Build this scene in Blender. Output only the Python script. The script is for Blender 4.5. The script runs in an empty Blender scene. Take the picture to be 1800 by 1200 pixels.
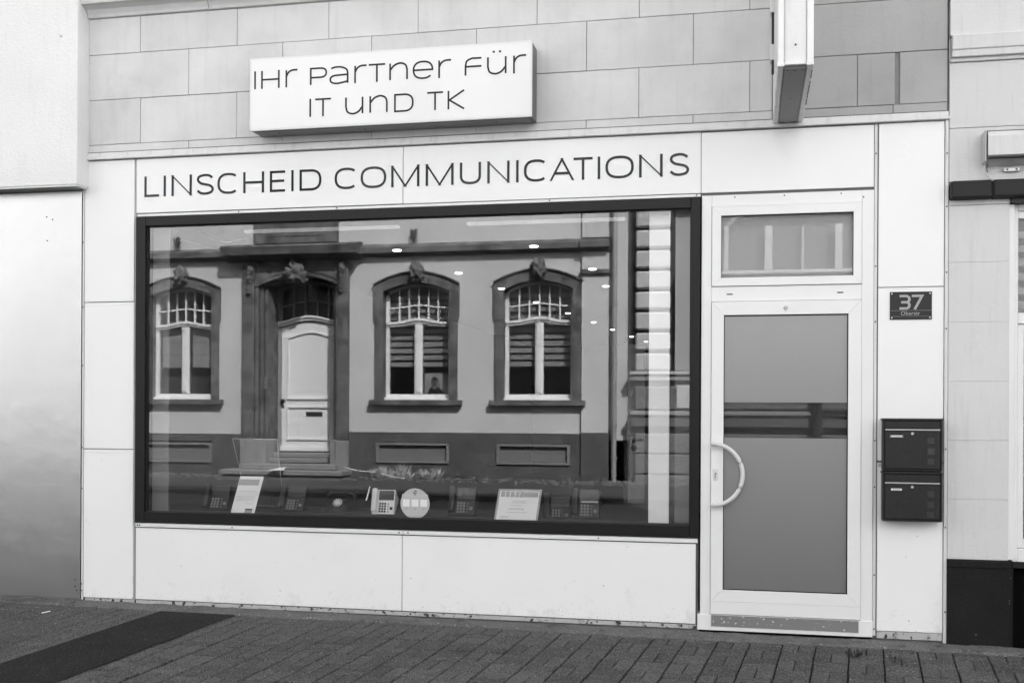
import bpy, bmesh, math, random
from mathutils import Vector, Matrix, noise
random.seed(7)
C = bpy.context.scene
COL = C.collection
R = math.radians

# ------------------------------------------------------------------ camera
f_px, yaw, roll, hor = 1942.4, 0.21143, -0.00474, 722.2
cam_d = bpy.data.cameras.new('camera'); cam = bpy.data.objects.new('camera', cam_d); COL.objects.link(cam)
fwd = Vector((-math.sin(yaw), math.cos(yaw), 0)); rt = Vector((math.cos(yaw), math.sin(yaw), 0)); dn = Vector((0, 0, -1))
rr = rt*math.cos(roll)+dn*math.sin(roll); dd = -rt*math.sin(roll)+dn*math.cos(roll)
M = Matrix((rr, -dd, -fwd)).transposed().to_4x4(); M.translation = Vector((0, -7.5, 1.46)); cam.matrix_world = M
cam_d.sensor_width = 36; cam_d.sensor_fit = 'HORIZONTAL'; cam_d.lens = f_px/1800*36
cam_d.shift_y = (hor-600)/1800; cam_d.clip_start = .05; cam_d.clip_end = 3000
C.camera = cam
# ------------------------------------------------------------------ light
EL, AZ = R(44), R(33)
w = bpy.data.worlds.new('World'); C.world = w; w.use_nodes = True
nt = w.node_tree; nt.nodes.clear()
sky = nt.nodes.new('ShaderNodeTexSky'); sky.sky_type = 'NISHITA'; sky.sun_disc = False
sky.sun_elevation = EL; sky.sun_rotation = AZ; sky.dust_density = 2.5
bw = nt.nodes.new('ShaderNodeRGBToBW'); bg = nt.nodes.new('ShaderNodeBackground'); bg.inputs[1].default_value = .15
wo = nt.nodes.new('ShaderNodeOutputWorld')
nt.links.new(sky.outputs[0], bw.inputs[0]); nt.links.new(bw.outputs[0], bg.inputs[0]); nt.links.new(bg.outputs[0], wo.inputs[0])
sd = bpy.data.lights.new('sun', 'SUN'); sd.energy = 3.0; sd.angle = R(.53); sd.color = (1, 1, 1)
sun = bpy.data.objects.new('sun', sd); COL.objects.link(sun)
S = Vector((math.sin(AZ)*math.cos(EL), math.cos(AZ)*math.cos(EL), math.sin(EL)))
sun.rotation_euler = S.to_track_quat('Z', 'Y').to_euler(); sun.location = (6, 20, 25)
C.view_settings.view_transform = 'Standard'; C.view_settings.look = 'None'; C.view_settings.gamma = 1
C.view_settings.exposure = 2.4; C.view_settings.use_curve_mapping = False
C.cycles.use_denoising = True; C.cycles.max_bounces = 8; C.cycles.diffuse_bounces = 4; C.cycles.glossy_bounces = 4
C.cycles.transparent_max_bounces = 12; C.cycles.caustics_reflective = False; C.cycles.caustics_refractive = False
C.cycles.sample_clamp_indirect = 6

# ------------------------------------------------------------------ materials
def newmat(name):
    m = bpy.data.materials.new(name); m.use_nodes = True
    n = m.node_tree; n.nodes.clear()
    o = n.nodes.new('ShaderNodeOutputMaterial')
    return m, n, o
def nd(n, t, **k):
    x = n.nodes.new(t)
    for a, b in k.items():
        if a.startswith('i_'): x.inputs[int(a[2:]) if a[2:].isdigit() else a[2:]].default_value = b
        else: setattr(x, a, b)
    return x
def mth(n, op, a, b=None, c=None, clamp=False):
    x = n.nodes.new('ShaderNodeMath'); x.operation = op; x.use_clamp = clamp
    for i, v in enumerate((a, b, c)):
        if v is None: continue
        if isinstance(v, (int, float)): x.inputs[i].default_value = v
        else: n.links.new(v, x.inputs[i])
    return x.outputs[0]
def nz(n, co, scale, detail=3, rough=.55, stretch=None):
    v = co
    if stretch:
        mp = nd(n, 'ShaderNodeMapping'); mp.inputs['Scale'].default_value = stretch; n.links.new(co, mp.inputs[0]); v = mp.outputs[0]
    x = nd(n, 'ShaderNodeTexNoise'); x.inputs['Scale'].default_value = scale; x.inputs['Detail'].default_value = detail
    x.inputs['Roughness'].default_value = rough; n.links.new(v, x.inputs['Vector'])
    return x.outputs[0]
def mat(name, v, rough=.6, metal=0, var=.06, vs=1.5, bump=0, bs=60, bdist=.002, spec=.5, stain=0, ss=3, spots=0, spv=.05, sps=40, rand=0, streak=0, fine=0, coat=0, drough=0, splash=0):
    """grey material: v albedo, var broad variation, stain dark patches, spots small marks, rand per object variation"""
    m, n, o = newmat(name)
    p = nd(n, 'ShaderNodeBsdfPrincipled'); n.links.new(p.outputs[0], o.inputs[0])
    geo = nd(n, 'ShaderNodeNewGeometry'); co = geo.outputs['Position']
    val = mth(n, 'MULTIPLY_ADD', mth(n, 'SUBTRACT', nz(n, co, vs, 4), .5), var*2*v, v)
    if fine: val = mth(n, 'MULTIPLY', val, mth(n, 'MULTIPLY_ADD', mth(n, 'SUBTRACT', nz(n, co, 90, 3, .7), .5), fine*3, 1))
    if rand:
        oi = nd(n, 'ShaderNodeObjectInfo')
        val = mth(n, 'MULTIPLY', val, mth(n, 'MULTIPLY_ADD', mth(n, 'SUBTRACT', oi.outputs['Random'], .5), rand*2, 1))
    if streak:
        s = nz(n, co, 5, 4, .6, (4, 4, .35))
        val = mth(n, 'MULTIPLY', val, mth(n, 'SUBTRACT', 1, mth(n, 'MULTIPLY', mth(n, 'MULTIPLY', mth(n, 'SUBTRACT', s, .52), 6, clamp=True), streak)))
    if stain:
        s = nz(n, co, ss, 5, .65)
        val = mth(n, 'MULTIPLY', val, mth(n, 'SUBTRACT', 1, mth(n, 'MULTIPLY', mth(n, 'MULTIPLY', mth(n, 'SUBTRACT', s, .56), 7, clamp=True), stain)))
    if spots:
        s = nz(n, co, sps, 2, .5)
        k = mth(n, 'MULTIPLY', mth(n, 'SUBTRACT', s, 1-spots), 25, clamp=True)
        val = mth(n, 'ADD', mth(n, 'MULTIPLY', val, mth(n, 'SUBTRACT', 1, k)), mth(n, 'MULTIPLY', k, spv))
    if splash:
        sx = nd(n, 'ShaderNodeSeparateXYZ'); n.links.new(co, sx.inputs[0])
        hgt = mth(n, 'MULTIPLY', mth(n, 'SUBTRACT', .30, sx.outputs[2]), .5, clamp=True)
        k = mth(n, 'MULTIPLY', mth(n, 'SUBTRACT', mth(n, 'ADD', nz(n, co, 75, 3, .6), hgt), .74), 14, clamp=True)
        k2 = mth(n, 'MULTIPLY', mth(n, 'SUBTRACT', mth(n, 'ADD', nz(n, co, 7, 5, .65), hgt), .66), 1.6, clamp=True)
        val = mth(n, 'MULTIPLY', val, mth(n, 'SUBTRACT', 1, mth(n, 'MULTIPLY', mth(n, 'MAXIMUM', k, k2), splash)))
    cc = nd(n, 'ShaderNodeCombineColor')
    for i in range(3): n.links.new(val, cc.inputs[i])
    n.links.new(cc.outputs[0], p.inputs['Base Color'])
    n.links.new(mth(n, 'MULTIPLY_ADD', mth(n, 'SUBTRACT', nz(n, co, vs*4, 3), .5), rough*.12, rough), p.inputs['Roughness'])
    p.inputs['Metallic'].default_value = metal; p.inputs['Specular IOR Level'].default_value = spec
    if coat: p.inputs['Coat Weight'].default_value = coat; p.inputs['Coat Roughness'].default_value = .12
    if bump:
        b = nd(n, 'ShaderNodeBump'); b.inputs['Strength'].default_value = bump; b.inputs['Distance'].default_value = bdist
        n.links.new(nz(n, co, bs, 4, .6), b.inputs['Height']); n.links.new(b.outputs[0], p.inputs['Normal'])
    return m
def glass(name, refl, tint=1., wob=6e-5, rgh=0., ws=(2.2, 2.2, 1.4)):
    m, n, o = newmat(name)
    g = nd(n, 'ShaderNodeBsdfGlossy'); g.inputs['Roughness'].default_value = rgh; g.inputs['Color'].default_value = (1, 1, 1, 1)
    t = nd(n, 'ShaderNodeBsdfTransparent'); t.inputs['Color'].default_value = (tint,)*3+(1,)
    geo = nd(n, 'ShaderNodeNewGeometry')
    lw = nd(n, 'ShaderNodeLayerWeight'); lw.inputs['Blend'].default_value = .5
    fac = mth(n, 'MULTIPLY_ADD', mth(n, 'POWER', lw.outputs['Facing'], 4), .8, refl, clamp=True)
    mx = nd(n, 'ShaderNodeMixShader'); n.links.new(fac, mx.inputs[0]); n.links.new(t.outputs[0], mx.inputs[1]); n.links.new(g.outputs[0], mx.inputs[2])
    n.links.new(mx.outputs[0], o.inputs[0])
    if wob:
        b = nd(n, 'ShaderNodeBump'); b.inputs['Strength'].default_value = 1; b.inputs['Distance'].default_value = wob
        n.links.new(nz(n, geo.outputs['Position'], 1., 1, .4, ws), b.inputs['Height']); n.links.new(b.outputs[0], g.inputs['Normal'])
    return m
def emit(name, s):
    m, n, o = newmat(name)
    e = nd(n, 'ShaderNodeEmission'); e.inputs[1].default_value = s; n.links.new(e.outputs[0], o.inputs[0]); return m

WHITE = mat('white_painted_metal', .82, .32, var=.05, vs=1.2, spots=.22, spv=.3, sps=30, bump=.5, bs=2.2, bdist=.003)
WHITE_DIRTY = mat('white_metal_dirty', .84, .38, splash=.6, var=.04, stain=.03, ss=1.3, spots=.27, spv=.25, sps=38, bump=.5, bs=2.2, bdist=.003)
FRAMEW = mat('white_frame_plastic', .78, .32, var=.04, vs=2, spots=.17, spv=.3, sps=35)
TRIM = mat('off_white_trim', .66, .4, var=.08, streak=.12, spots=.26, spv=.25, sps=30)
CHIPPED = mat('chipped_white_kick_strip', .45, .7, var=.25, vs=7, stain=.75, ss=20, spots=.40, spv=.03, sps=26, bump=.5, bs=40)
GROOVE = mat('grey_groove', .10, .5, var=.1)
BLACKF = mat('anthracite_frame', .008, .42, var=.1, spec=.25, spots=.2, spv=.06, sps=60)
SEAL = mat('black_rubber', .012, .6)
DARKTXT = mat('black_vinyl', .010, .14, spec=.35)
SIGNTXT = mat('charcoal_print', .028, .4, spec=.2)
ACRYL = mat('white_acrylic', .77, .15, var=.015, bump=.1, bs=1.5, bdist=.0004)
ALU = mat('aluminium_casing', .5, .38, metal=.6, var=.1, streak=.15)
ALUD = mat('dull_dark_underside', .26, .6, var=.15, spots=.22, spv=.03, sps=50)
BLADEW = mat('brushed_white_profile', .74, .35, var=.08, streak=.12, stain=.1)
STONE = mat('painted_stone_block', .62, .75, var=.22, vs=2.6, stain=.12, ss=1.6, rand=.04, bump=.5, bs=45, bdist=.003, streak=.05, spots=.2, spv=.25, sps=14, fine=.05)
STONE_B = mat('shaded_painted_stone_block', .37, .75, var=.17, vs=2, stain=.1, ss=1.6, rand=.03, bump=.5, bs=45, bdist=.003, streak=.06, spots=.2, spv=.2, sps=14, fine=.05)  # shade right of the projecting sign is put into this darker block colour
JOINT = mat('dark_mortar', .24, .9, var=.3, vs=8, bump=.5)
STUCCO = mat('white_rough_stucco', .78, .85, var=.1, bump=.9, bs=70, bdist=.006, streak=.04)
STUCCO_R = mat('pale_smooth_stucco', .62, .8, var=.06, bump=.6, bs=55, bdist=.004, streak=.07, stain=.06, spots=.2, spv=.2, sps=20)
STEEL = mat('brushed_sheet_steel', .47, .31, metal=1, var=.13, vs=1.1, bump=.6, bs=1.3, bdist=.012)
DARKP = mat('dark_painted_masonry', .010, .75, spec=.2, var=.6, vs=2.5, fine=.8, bump=.8, bs=50, bdist=.006, spots=.27, spv=.06, sps=30)
LEDGE = mat('dark_stone_ledge', .022, .65, spec=.25, var=.15, bump=.4, bs=40)
MAILM = mat('anthracite_powder_coat', .018, .45, var=.3, fine=.5, bump=.3, bs=300, bdist=.0004, spec=.3)
MAILSTRIP = mat('silver_strip', .45, .35, metal=.5)
CHROME = mat('chrome', .6, .2, metal=1, var=.02)
SCREW = mat('dark_screw', .05, .5, metal=.3)
PLATE = mat('dark_enamel_plate', .02, .35, spec=.3)
PLATET = mat('pale_print', .36, .5)
PAVER = mat('concrete_paver', .074, .85, var=.3, vs=2.2, rand=.2, bump=1, bs=150, bdist=.008, spots=.36, spv=.34, sps=140, fine=1.5, stain=.25, ss=5, spec=.25)
PAVE_BASE = mat('joint_sand', .006, .95, var=.2, vs=6, bump=.6, bs=150)
ASPH = mat('dark_asphalt', .018, .9, var=.45, vs=3, bump=.9, bs=200, bdist=.003, spots=.34, spv=.14, sps=130, fine=1.4, spec=.12)
CEMENT = mat('crumbling_cement', .12, .9, var=.45, vs=4, bump=1, bs=60, bdist=.012, stain=.6, ss=9, spots=.34, spv=.35, sps=70, fine=.5, spec=.2)
ROAD = mat('road_asphalt', .05, .8, var=.15, vs=1, bump=.5, bs=80, fine=.2, stain=.2, ss=1)
GROUND = mat('far_ground', .09, .9, var=.2, vs=.3)
OSTUCCO = mat('sunlit_house_stucco', .56, .85, var=.2, vs=.9, fine=.1, bump=.4, bs=30, streak=.06, stain=.05, ss=2)
OSTONE = mat('weathered_sandstone', .125, .8, var=1.5, vs=4.5, fine=.6, bump=.8, bs=18, bdist=.01, streak=.3, stain=.3, ss=5, rand=.1)
OSTONE_L = mat('paler_sandstone', .24, .8, var=.2, vs=3, bump=.8, bs=18, bdist=.01, streak=.25, stain=.25, ss=5)
OPLINTH = mat('dark_plinth_paint', .085, .8, var=.7, fine=.2, vs=2, streak=.25, stain=.2, bump=.4)
OPANEL = mat('cellar_panel', .17, .6, var=.1)
OWHITE = mat('old_white_joinery', .80, .4, var=.03, streak=.04)
OQUOIN = mat('painted_quoin', .46, .8, var=.06, streak=.12, bump=.4, bs=30, rand=.05)
ORUST = mat('rusticated_render', .17, .9, var=.2, vs=6, bump=1, bs=22, bdist=.05)
OGREY = mat('grey_house_render', .27, .8, var=.1, streak=.1)
OLEDGE = mat('grimy_ledge', .10, .8, var=.3)
ODARK = mat('dark_recess', .05, .8)
PIPE = mat('galvanised_pipe', .34, .5, metal=.3, var=.1, streak=.15)
PIPED = mat('black_cast_pipe', .02, .4)
OGLASS = mat('old_window_glass', .012, .05, spec=1.0)
BLIND = mat('pale_fabric_blind', .8, .8, var=.05)
BLINDD = mat('grey_fabric_band', .12, .8)
FROST = mat('frosted_film', .27, .34, metal=.7, var=.015, vs=3, spec=.9, bump=.1, bs=400, bdist=.0003)
FROSTT = mat('frosted_transom_film', .34, .4, var=.015, vs=3, spec=.5)
TPANE = glass('transom_glass_front', .045, .95, 8e-6)
PANE = glass('window_glass_front', .118, .97)
PANEB = glass('window_glass_back', .02, .97, 0)
DPANE = glass('door_glass_front', .08, .95, 2e-5)
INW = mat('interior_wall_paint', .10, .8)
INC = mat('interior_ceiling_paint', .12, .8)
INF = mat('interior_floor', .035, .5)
CLOTH = mat('display_cloth', .045, .8, var=.1, bump=.3)
INWHITE = mat('white_interior_panel', .80, .6, var=.01)
INGREY = mat('grey_lining_panel', .16, .7, var=.02)
PAPER = mat('paper', .78, .6, var=.01)
PAPERG = mat('grey_print', .34, .6)
PAPERL = mat('fine_grey_print', .45, .6)
PHBLK = mat('black_phone_plastic', .012, .35, spec=.3)
PHKEY = mat('grey_keys', .16, .5)
PHKEY2 = mat('pale_dial', .55, .4)
PITCH = mat('pitch_dark_recess', .004, .9, spec=.05)
PHWHT = mat('white_phone_plastic', .72, .35)
PHSCR = mat('dark_phone_screen', .04, .12)
STICK = mat('pale_sticker', .42, .45)
STICKW = mat('sticker_white', .7, .45)
SPOT = emit('lit_lamp', 3); TUBE = emit('dim_linear_lamp', .05)
LEAF = mat('weed_leaves', .10, .6, var=.3, rand=.3)
LEAFL = mat('pale_shrub_leaves', .42, .6, var=.3, vs=9)
SKIN = mat('poster_face_grey', .3, .6); HAIR = mat('poster_dark_grey', .04, .6)
ROOF = mat('roof_tiles', .12, .8, var=.2, vs=3)
HANDLE = mat('worn_white_handle', .62, .38, var=.03)
KICK = mat('grey_kick_tape', .19, .6, var=.1, spots=.345, spv=.62, sps=55)

# ------------------------------------------------------------------ geometry helpers
class MB:
    def __init__(s): s.bm = bmesh.new()
    def box(s, x0, x1, y0, y1, z0, z1, bev=0, mi=0):
        r = bmesh.ops.create_cube(s.bm, size=1)
        vs = r['verts']
        for v in vs: v.co = Vector(((x0+x1)/2+v.co.x*(x1-x0), (y0+y1)/2+v.co.y*(y1-y0), (z0+z1)/2+v.co.z*(z1-z0)))
        fs = {f for v in vs for f in v.link_faces}
        for f in fs: f.material_index = mi
        if bev:
            es = list({e for v in vs for e in v.link_edges})
            bmesh.ops.bevel(s.bm, geom=es, offset=bev, segments=1, affect='EDGES')
        return s
    def quadstrip(s, A, B, y0, y1, closed=False):
        """solid between two polylines (x,z) A and B, from y0 to y1"""
        n = len(A); bm = s.bm
        V = [[bm.verts.new((p[0], y, p[1])) for p in L] for y in (y0, y1) for L in (A, B)]
        a0, b0, a1, b1 = V
        rng = range(n if closed else n-1)
        for i in rng:
            j = (i+1) % n
            for q in ((a0[i], a0[j], b0[j], b0[i]), (a1[i], b1[i], b1[j], a1[j]), (a0[i], a1[i], a1[j], a0[j]), (b0[i], b0[j], b1[j], b1[i])):
                try: bm.faces.new(q)
                except ValueError: pass
        if not closed:
            for i in (0, n-1):
                bm.faces.new((a0[i], b0[i], b1[i], a1[i]))
        return s
    def poly(s, P, y0, y1):
        """extruded polygon P of (x,z) from y0 to y1"""
        bm = s.bm
        a = [bm.verts.new((x, y0, z)) for x, z in P]; b = [bm.verts.new((x, y1, z)) for x, z in P]
        bm.faces.new(a); bm.faces.new(b[::-1])
        for i in range(len(P)):
            j = (i+1) % len(P); bm.faces.new((a[i], b[i], b[j], a[j]))
        return s
    def tube(s, pts, r, seg=8, closed=False):
        bm = s.bm; pts = [Vector(p) for p in pts]; rings = []
        n = len(pts)
        rad = r if isinstance(r, (list, tuple)) else [r]*n
        for i, p in enumerate(pts):
            if closed: t = pts[(i+1) % n]-pts[i-1]
            else: t = pts[min(i+1, n-1)]-pts[max(i-1, 0)]
            t.normalize(); u = Vector((0, 0, 1)) if abs(t.z) < .9 else Vector((0, 1, 0))
            a = t.cross(u).normalized(); b = t.cross(a)
            rings.append([bm.verts.new(p+(a*math.cos(k*2*math.pi/seg)+b*math.sin(k*2*math.pi/seg))*rad[i]) for k in range(seg)])
        for i in range(n if closed else n-1):
            A, B = rings[i], rings[(i+1) % n]
            for k in range(seg): bm.faces.new((A[k], A[(k+1) % seg], B[(k+1) % seg], B[k]))
        if not closed: bm.faces.new(rings[0][::-1]); bm.faces.new(rings[-1])
        return s
    def disc(s, c, r, axis, h, seg=20, r2=None):
        c = Vector(c); ax = Vector(axis).normalized()
        return s.tube([c, c+ax*h], [r, r2 if r2 is not None else r], seg)
    def sheet(s, vs):
        s.bm.faces.new([s.bm.verts.new(v) for v in vs]); return s
    def mesh(s, name, mats, smooth=False):
        bmesh.ops.recalc_face_normals(s.bm, faces=s.bm.faces)
        me = bpy.data.meshes.new(name); s.bm.to_mesh(me); s.bm.free()
        for m in (mats if isinstance(mats, (list, tuple)) else [mats]): me.materials.append(m)
        if smooth:
            for p in me.polygons: p.use_smooth = True
            try: me.set_sharp_from_angle(angle=R(40))
            except Exception: pass
        return me
    def build(s, name, mats, parent=None, smooth=False, loc=None):
        return link(name, s.mesh(name, mats, smooth), parent, loc)
def link(name, me, parent=None, loc=None, rot=None):
    o = bpy.data.objects.new(name, me); COL.objects.link(o)
    if parent is not None:
        o.parent = parent; o.matrix_parent_inverse = Matrix.Translation(-wloc(parent))
    if loc is not None: o.location = loc
    if rot is not None: o.rotation_euler = rot
    return o
def wloc(o):  # world location of an unrotated chain
    p = Vector(o.location)
    if o.parent is not None: p = p+wloc(o.parent)+o.matrix_parent_inverse.translation
    return p
def tag(o, label=None, cat=None, group=None, kind=None):
    for k, v in (('label', label), ('category', cat), ('group', group), ('kind', kind)):
        if v: o[k] = v
    return o
def thing(name, label, cat, loc=(0, 0, 0), group=None):
    o = bpy.data.objects.new(name, None); COL.objects.link(o); o.location = loc; o.empty_display_size = .1
    return tag(o, label, cat, group)
def part(name, parent, loc=None):
    o = bpy.data.objects.new(name, None); COL.objects.link(o); o.empty_display_size = .05
    o.parent = parent; o.matrix_parent_inverse = Matrix.Translation(-wloc(parent))
    if loc: o.location = loc
    return o
def bx(name, m, parent, x0, x1, y0, y1, z0, z1, bev=0):
    return MB().box(x0, x1, y0, y1, z0, z1, bev).build(name, m, parent)
def cr(P, n=8):
    out = []
    P = [Vector(p).to_2d() if len(p) > 2 else Vector(p) for p in P]
    Q = [P[0]*2-P[1]]+P+[P[-1]*2-P[-2]]
    for i in range(1, len(Q)-2):
        for k in range(n):
            t = k/n; a, b, c, d = Q[i-1:i+3]
            out.append(.5*((2*b)+(-a+c)*t+(2*a-5*b+4*c-d)*t*t+(-a+3*b-3*c+d)*t**3))
    out.append(Q[-2]); return [tuple(v) for v in out]
def sup(cx, cy, rx, ry, a0, a1, n=28, e=.8):
    out = []
    for k in range(n+1):
        a = R(a0+(a1-a0)*k/n); c, s = math.cos(a), math.sin(a)
        out.append((cx+rx*math.copysign(abs(c)**e, c), cy+ry*math.copysign(abs(s)**e, s)))
    return out
GL = {
 'L': [[(0, 1), (0, 0), (1, 0)]], 'I': [[(.5, 0), (.5, 1)]], 'N': [[(0, 0), (0, 1)], [(1, 0), (1, 1)], [(0, 1), (1, 0)]],
 'S': [cr([(.95, .86), (.75, .97), (.45, 1), (.12, .92), (.05, .73), (.22, .57), (.5, .5), (.8, .43), (.97, .27), (.88, .08), (.52, 0), (.22, .04), (.02, .17)], 4)],
 'C': [sup(.53, .5, .53, .5, 48, 312)], 'O': ['closed', sup(.5, .5, .5, .5, 0, 352.5, 47)],
 'H': [[(0, 0), (0, 1)], [(1, 0), (1, 1)], [(0, .5), (1, .5)]],
 'E': [[(1, 1), (0, 1), (0, 0), (1, 0)], [(0, .52), (.93, .52)]],
 'D': ['closed', [(0, 0), (0, 1)]+sup(.5, .5, .5, .5, 90, -90, 24)],
 'M': [[(0, 0), (0, 1)], [(1, 0), (1, 1)], [(.0, 1), (.5, .0)], [(1, 1), (.5, .0)]],
 'U': [[(0, 1)]+sup(.5, .36, .5, .36, 180, 360, 20)+[(1, 1)]],
 'A': [[(0, 0), (.5, 1)], [(.5, 1), (1, 0)], [(.17, .33), (.83, .33)]],
 'T': [[(0, 1), (1, 1)], [(.5, 1), (.5, 0)]],
 'r': [[(0, 0), (0, 1)], cr([(0, .62), (.18, .85), (.5, .98), (1, 1)], 6)],
 'P': [[(0, 0), (0, 1), (.6, 1)]+sup(.6, .72, .4, .28, 90, -90, 14)+[(0, .44)]],
 'a': [cr([(.05, .93), (.3, 1), (.65, .98), (.93, .83), (1, .6)], 6)+[(1, 0)], [(1, .52), (.45, .5)]+sup(.45, .25, .45, .25, 90, 270, 14)+[(1, .1)]],
 'n': [[(0, 0), (0, 1)], cr([(0, .6), (.25, .88), (.6, 1), (.9, .88), (1, .62)], 6)+[(1, 0)]],
 'e': [[(0, .5), (1, .5)]+sup(.5, .5, .5, .5, 10, 320, 30, .85)],
 'F': [[(0, 0), (0, .55)]+cr([(0, .55), (.08, .85), (.4, 1), (.6, 1)], 6)+[(1, 1)], [(0, .52), (1, .52)]],
 'u': [[(1, 1), (1, 0)], [(0, 1)]+cr([(0, .42), (.1, .12), (.42, 0), (.75, .12), (1, .42)], 6)],
 'K': [[(0, 0), (0, 1)], [(1, 1), (.06, .5), (1, 0)]],
}
def stroke(mb, pts, wd, y0, y1, closed=False):
    P = [Vector(p) for p in pts]; Q = [P[0]]
    for p in P[1:]:
        if (p-Q[-1]).length > 1e-5: Q.append(p)
    n = len(Q); A, B = [], []
    for i in range(n):
        d1 = Q[i]-Q[i-1] if (i > 0 or closed) else Q[1]-Q[0]
        d2 = Q[(i+1) % n]-Q[i] if (i < n-1 or closed) else Q[-1]-Q[-2]
        d1.normalize(); d2.normalize()
        n1 = Vector((-d1.y, d1.x)); n2 = Vector((-d2.y, d2.x)); m = n1+n2
        if m.length < .2: m = n1
        m.normalize(); k = wd/2/max(m.dot(n1), .33)
        A.append(Q[i]+m*k); B.append(Q[i]-m*k)
    mb.quadstrip([tuple(a) for a in A], [tuple(b) for b in B], y0, y1, closed)
def letter(parent, ch, x0, x1, z0, z1, sw, y0, y1, m, extra=None):
    mb = MB(); g = GL[ch]; closed = g[0] == 'closed'; g = g[1:] if closed else g
    X0, X1, Z0, Z1 = x0+sw/2, x1-sw/2, z0+sw/2, z1-sw/2
    if ch in 'IKHNMLTAr': Z0, Z1 = z0, z1
    if ch == 'U': Z1 = z1
    if ch in 'LE': Z0 = z0+sw/2
    if ch in 'TE': Z1 = z1-sw/2
    if ch == 'r': Z1 = z1-sw/2
    if ch == 'A': X0, X1 = x0+sw*.5, x1-sw*.5
    if ch == 'I': X0 = X1 = (x0+x1)/2
    if ch in 'NMA':
        ext = lambda p, q: (p[0]+(p[0]-q[0])*.05, p[1]+(p[1]-q[1])*.05) if abs(p[0]-q[0]) > .05 and abs(p[1]-q[1]) > .05 else p
        g = [[ext(pl[0], pl[-1]), ext(pl[-1], pl[0])] for pl in g]
    for k, pl in enumerate(g):
        # later strokes sit a hair proud so crossing faces never coincide
        e = .0004*k
        stroke(mb, [(X0+(X1-X0)*a, Z0+(Z1-Z0)*b) for a, b in pl], sw, y0-e, y1+e*.5, closed)
    if ch in 'NMA':
        for v in mb.bm.verts: v.co.z = min(max(v.co.z, z0), z1)
    if extra == 'dots':
        for fx in (.34, .66):
            cx = x0+(x1-x0)*fx; mb.box(cx-sw*.6, cx+sw*.6, y0, y1, z1+.022, z1+.022+sw*1.1)
    return mb.build('letter', m, parent)
def text(name, s, size, m, parent, x, y, z, align='CENTER', ex=.0003):
    c = bpy.data.curves.new(name, 'FONT'); c.body = s; c.size = size; c.align_x = align; c.extrude = ex; c.resolution_u = 3
    t = bpy.data.objects.new(name, c); COL.objects.link(t)
    bpy.context.view_layer.update()
    me = bpy.data.meshes.new_from_object(t.evaluated_get(bpy.context.evaluated_depsgraph_get()))
    bpy.data.objects.remove(t); me.transform(Matrix.Translation((x, y, z)) @ Matrix.Rotation(R(90), 4, 'X'))
    me.materials.clear(); me.materials.append(m)
    return link(name, me, parent)
def lump(parent, name, m, c, r, seed, amp=.35, sc=9):
    bm = bmesh.new(); bmesh.ops.create_icosphere(bm, subdivisions=4, radius=1)
    for v in bm.verts:
        d = v.co.normalized(); p = Vector((d.x*r[0], d.y*r[1], d.z*r[2]))
        k = 1+amp*(noise.noise(p*sc+Vector((seed*7.1, 0, seed)))+.6*noise.noise(p*sc*2.6+Vector((0, seed*3.3, 0))))
        v.co = Vector(c)+p*k
    me = bpy.data.meshes.new(name); bm.to_mesh(me); bm.free(); me.materials.append(m)
    for p in me.polygons: p.use_smooth = True
    return link(name, me, parent)
def gz(x, y): return -.0045*x-.015+.055*y
def leafclump(mb, c, rad, h, n, ls, seed):
    rnd = random.Random(seed)
    for i in range(n):
        a = rnd.uniform(0, 6.28); q = rnd.random()**.5*rad; z = rnd.random()**.8*h
        p = Vector((c[0]+math.cos(a)*q, c[1]+math.sin(a)*q*.6, c[2]+z))
        d = Vector((math.cos(a)*rnd.uniform(.2, 1), math.sin(a)*rnd.uniform(.2, 1), rnd.uniform(.2, 1.4))).normalized()
        s = d.cross(Vector((rnd.uniform(-1, 1), rnd.uniform(-1, 1), .3))).normalized(); l = ls*rnd.uniform(.6, 1.3)
        mb.bm.faces.new([mb.bm.verts.new(v) for v in (p, p+d*l*.5+s*l*.22, p+d*l, p+d*l*.5-s*l*.22)])
        mb.bm.faces.new([mb.bm.verts.new(v) for v in (Vector((c[0], c[1], c[2]-.005)), p+s*.001, p-s*.001)])

# ================================================================== SETTING
# ---- ground
def sloped_sheet(mb, x0, x1, y0, y1, dz=0, ny=1, f=gz):
    g = [[mb.bm.verts.new((x0+(x1-x0)*i/8, y0+(y1-y0)*j/ny, f(x0+(x1-x0)*i/8, y0+(y1-y0)*j/ny)+dz)) for i in range(9)] for j in range(ny+1)]
    for j in range(ny):
        for i in range(8): mb.bm.faces.new((g[j][i], g[j][i+1], g[j+1][i+1], g[j+1][i]))
mb = MB(); mb.sheet([(-400, -400, -.9), (400, -400, -.9), (400, 400, -.9), (-400, 400, -.9)])
tag(mb.build('ground', GROUND), 'flat ground under the whole street', kind='structure')
KY = -2.75
mb = MB(); sloped_sheet(mb, -30, 24, KY, .02, -.014)
pavement = tag(mb.build('pavement', PAVE_BASE), 'paved footway in front of the shop', kind='structure')
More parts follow.
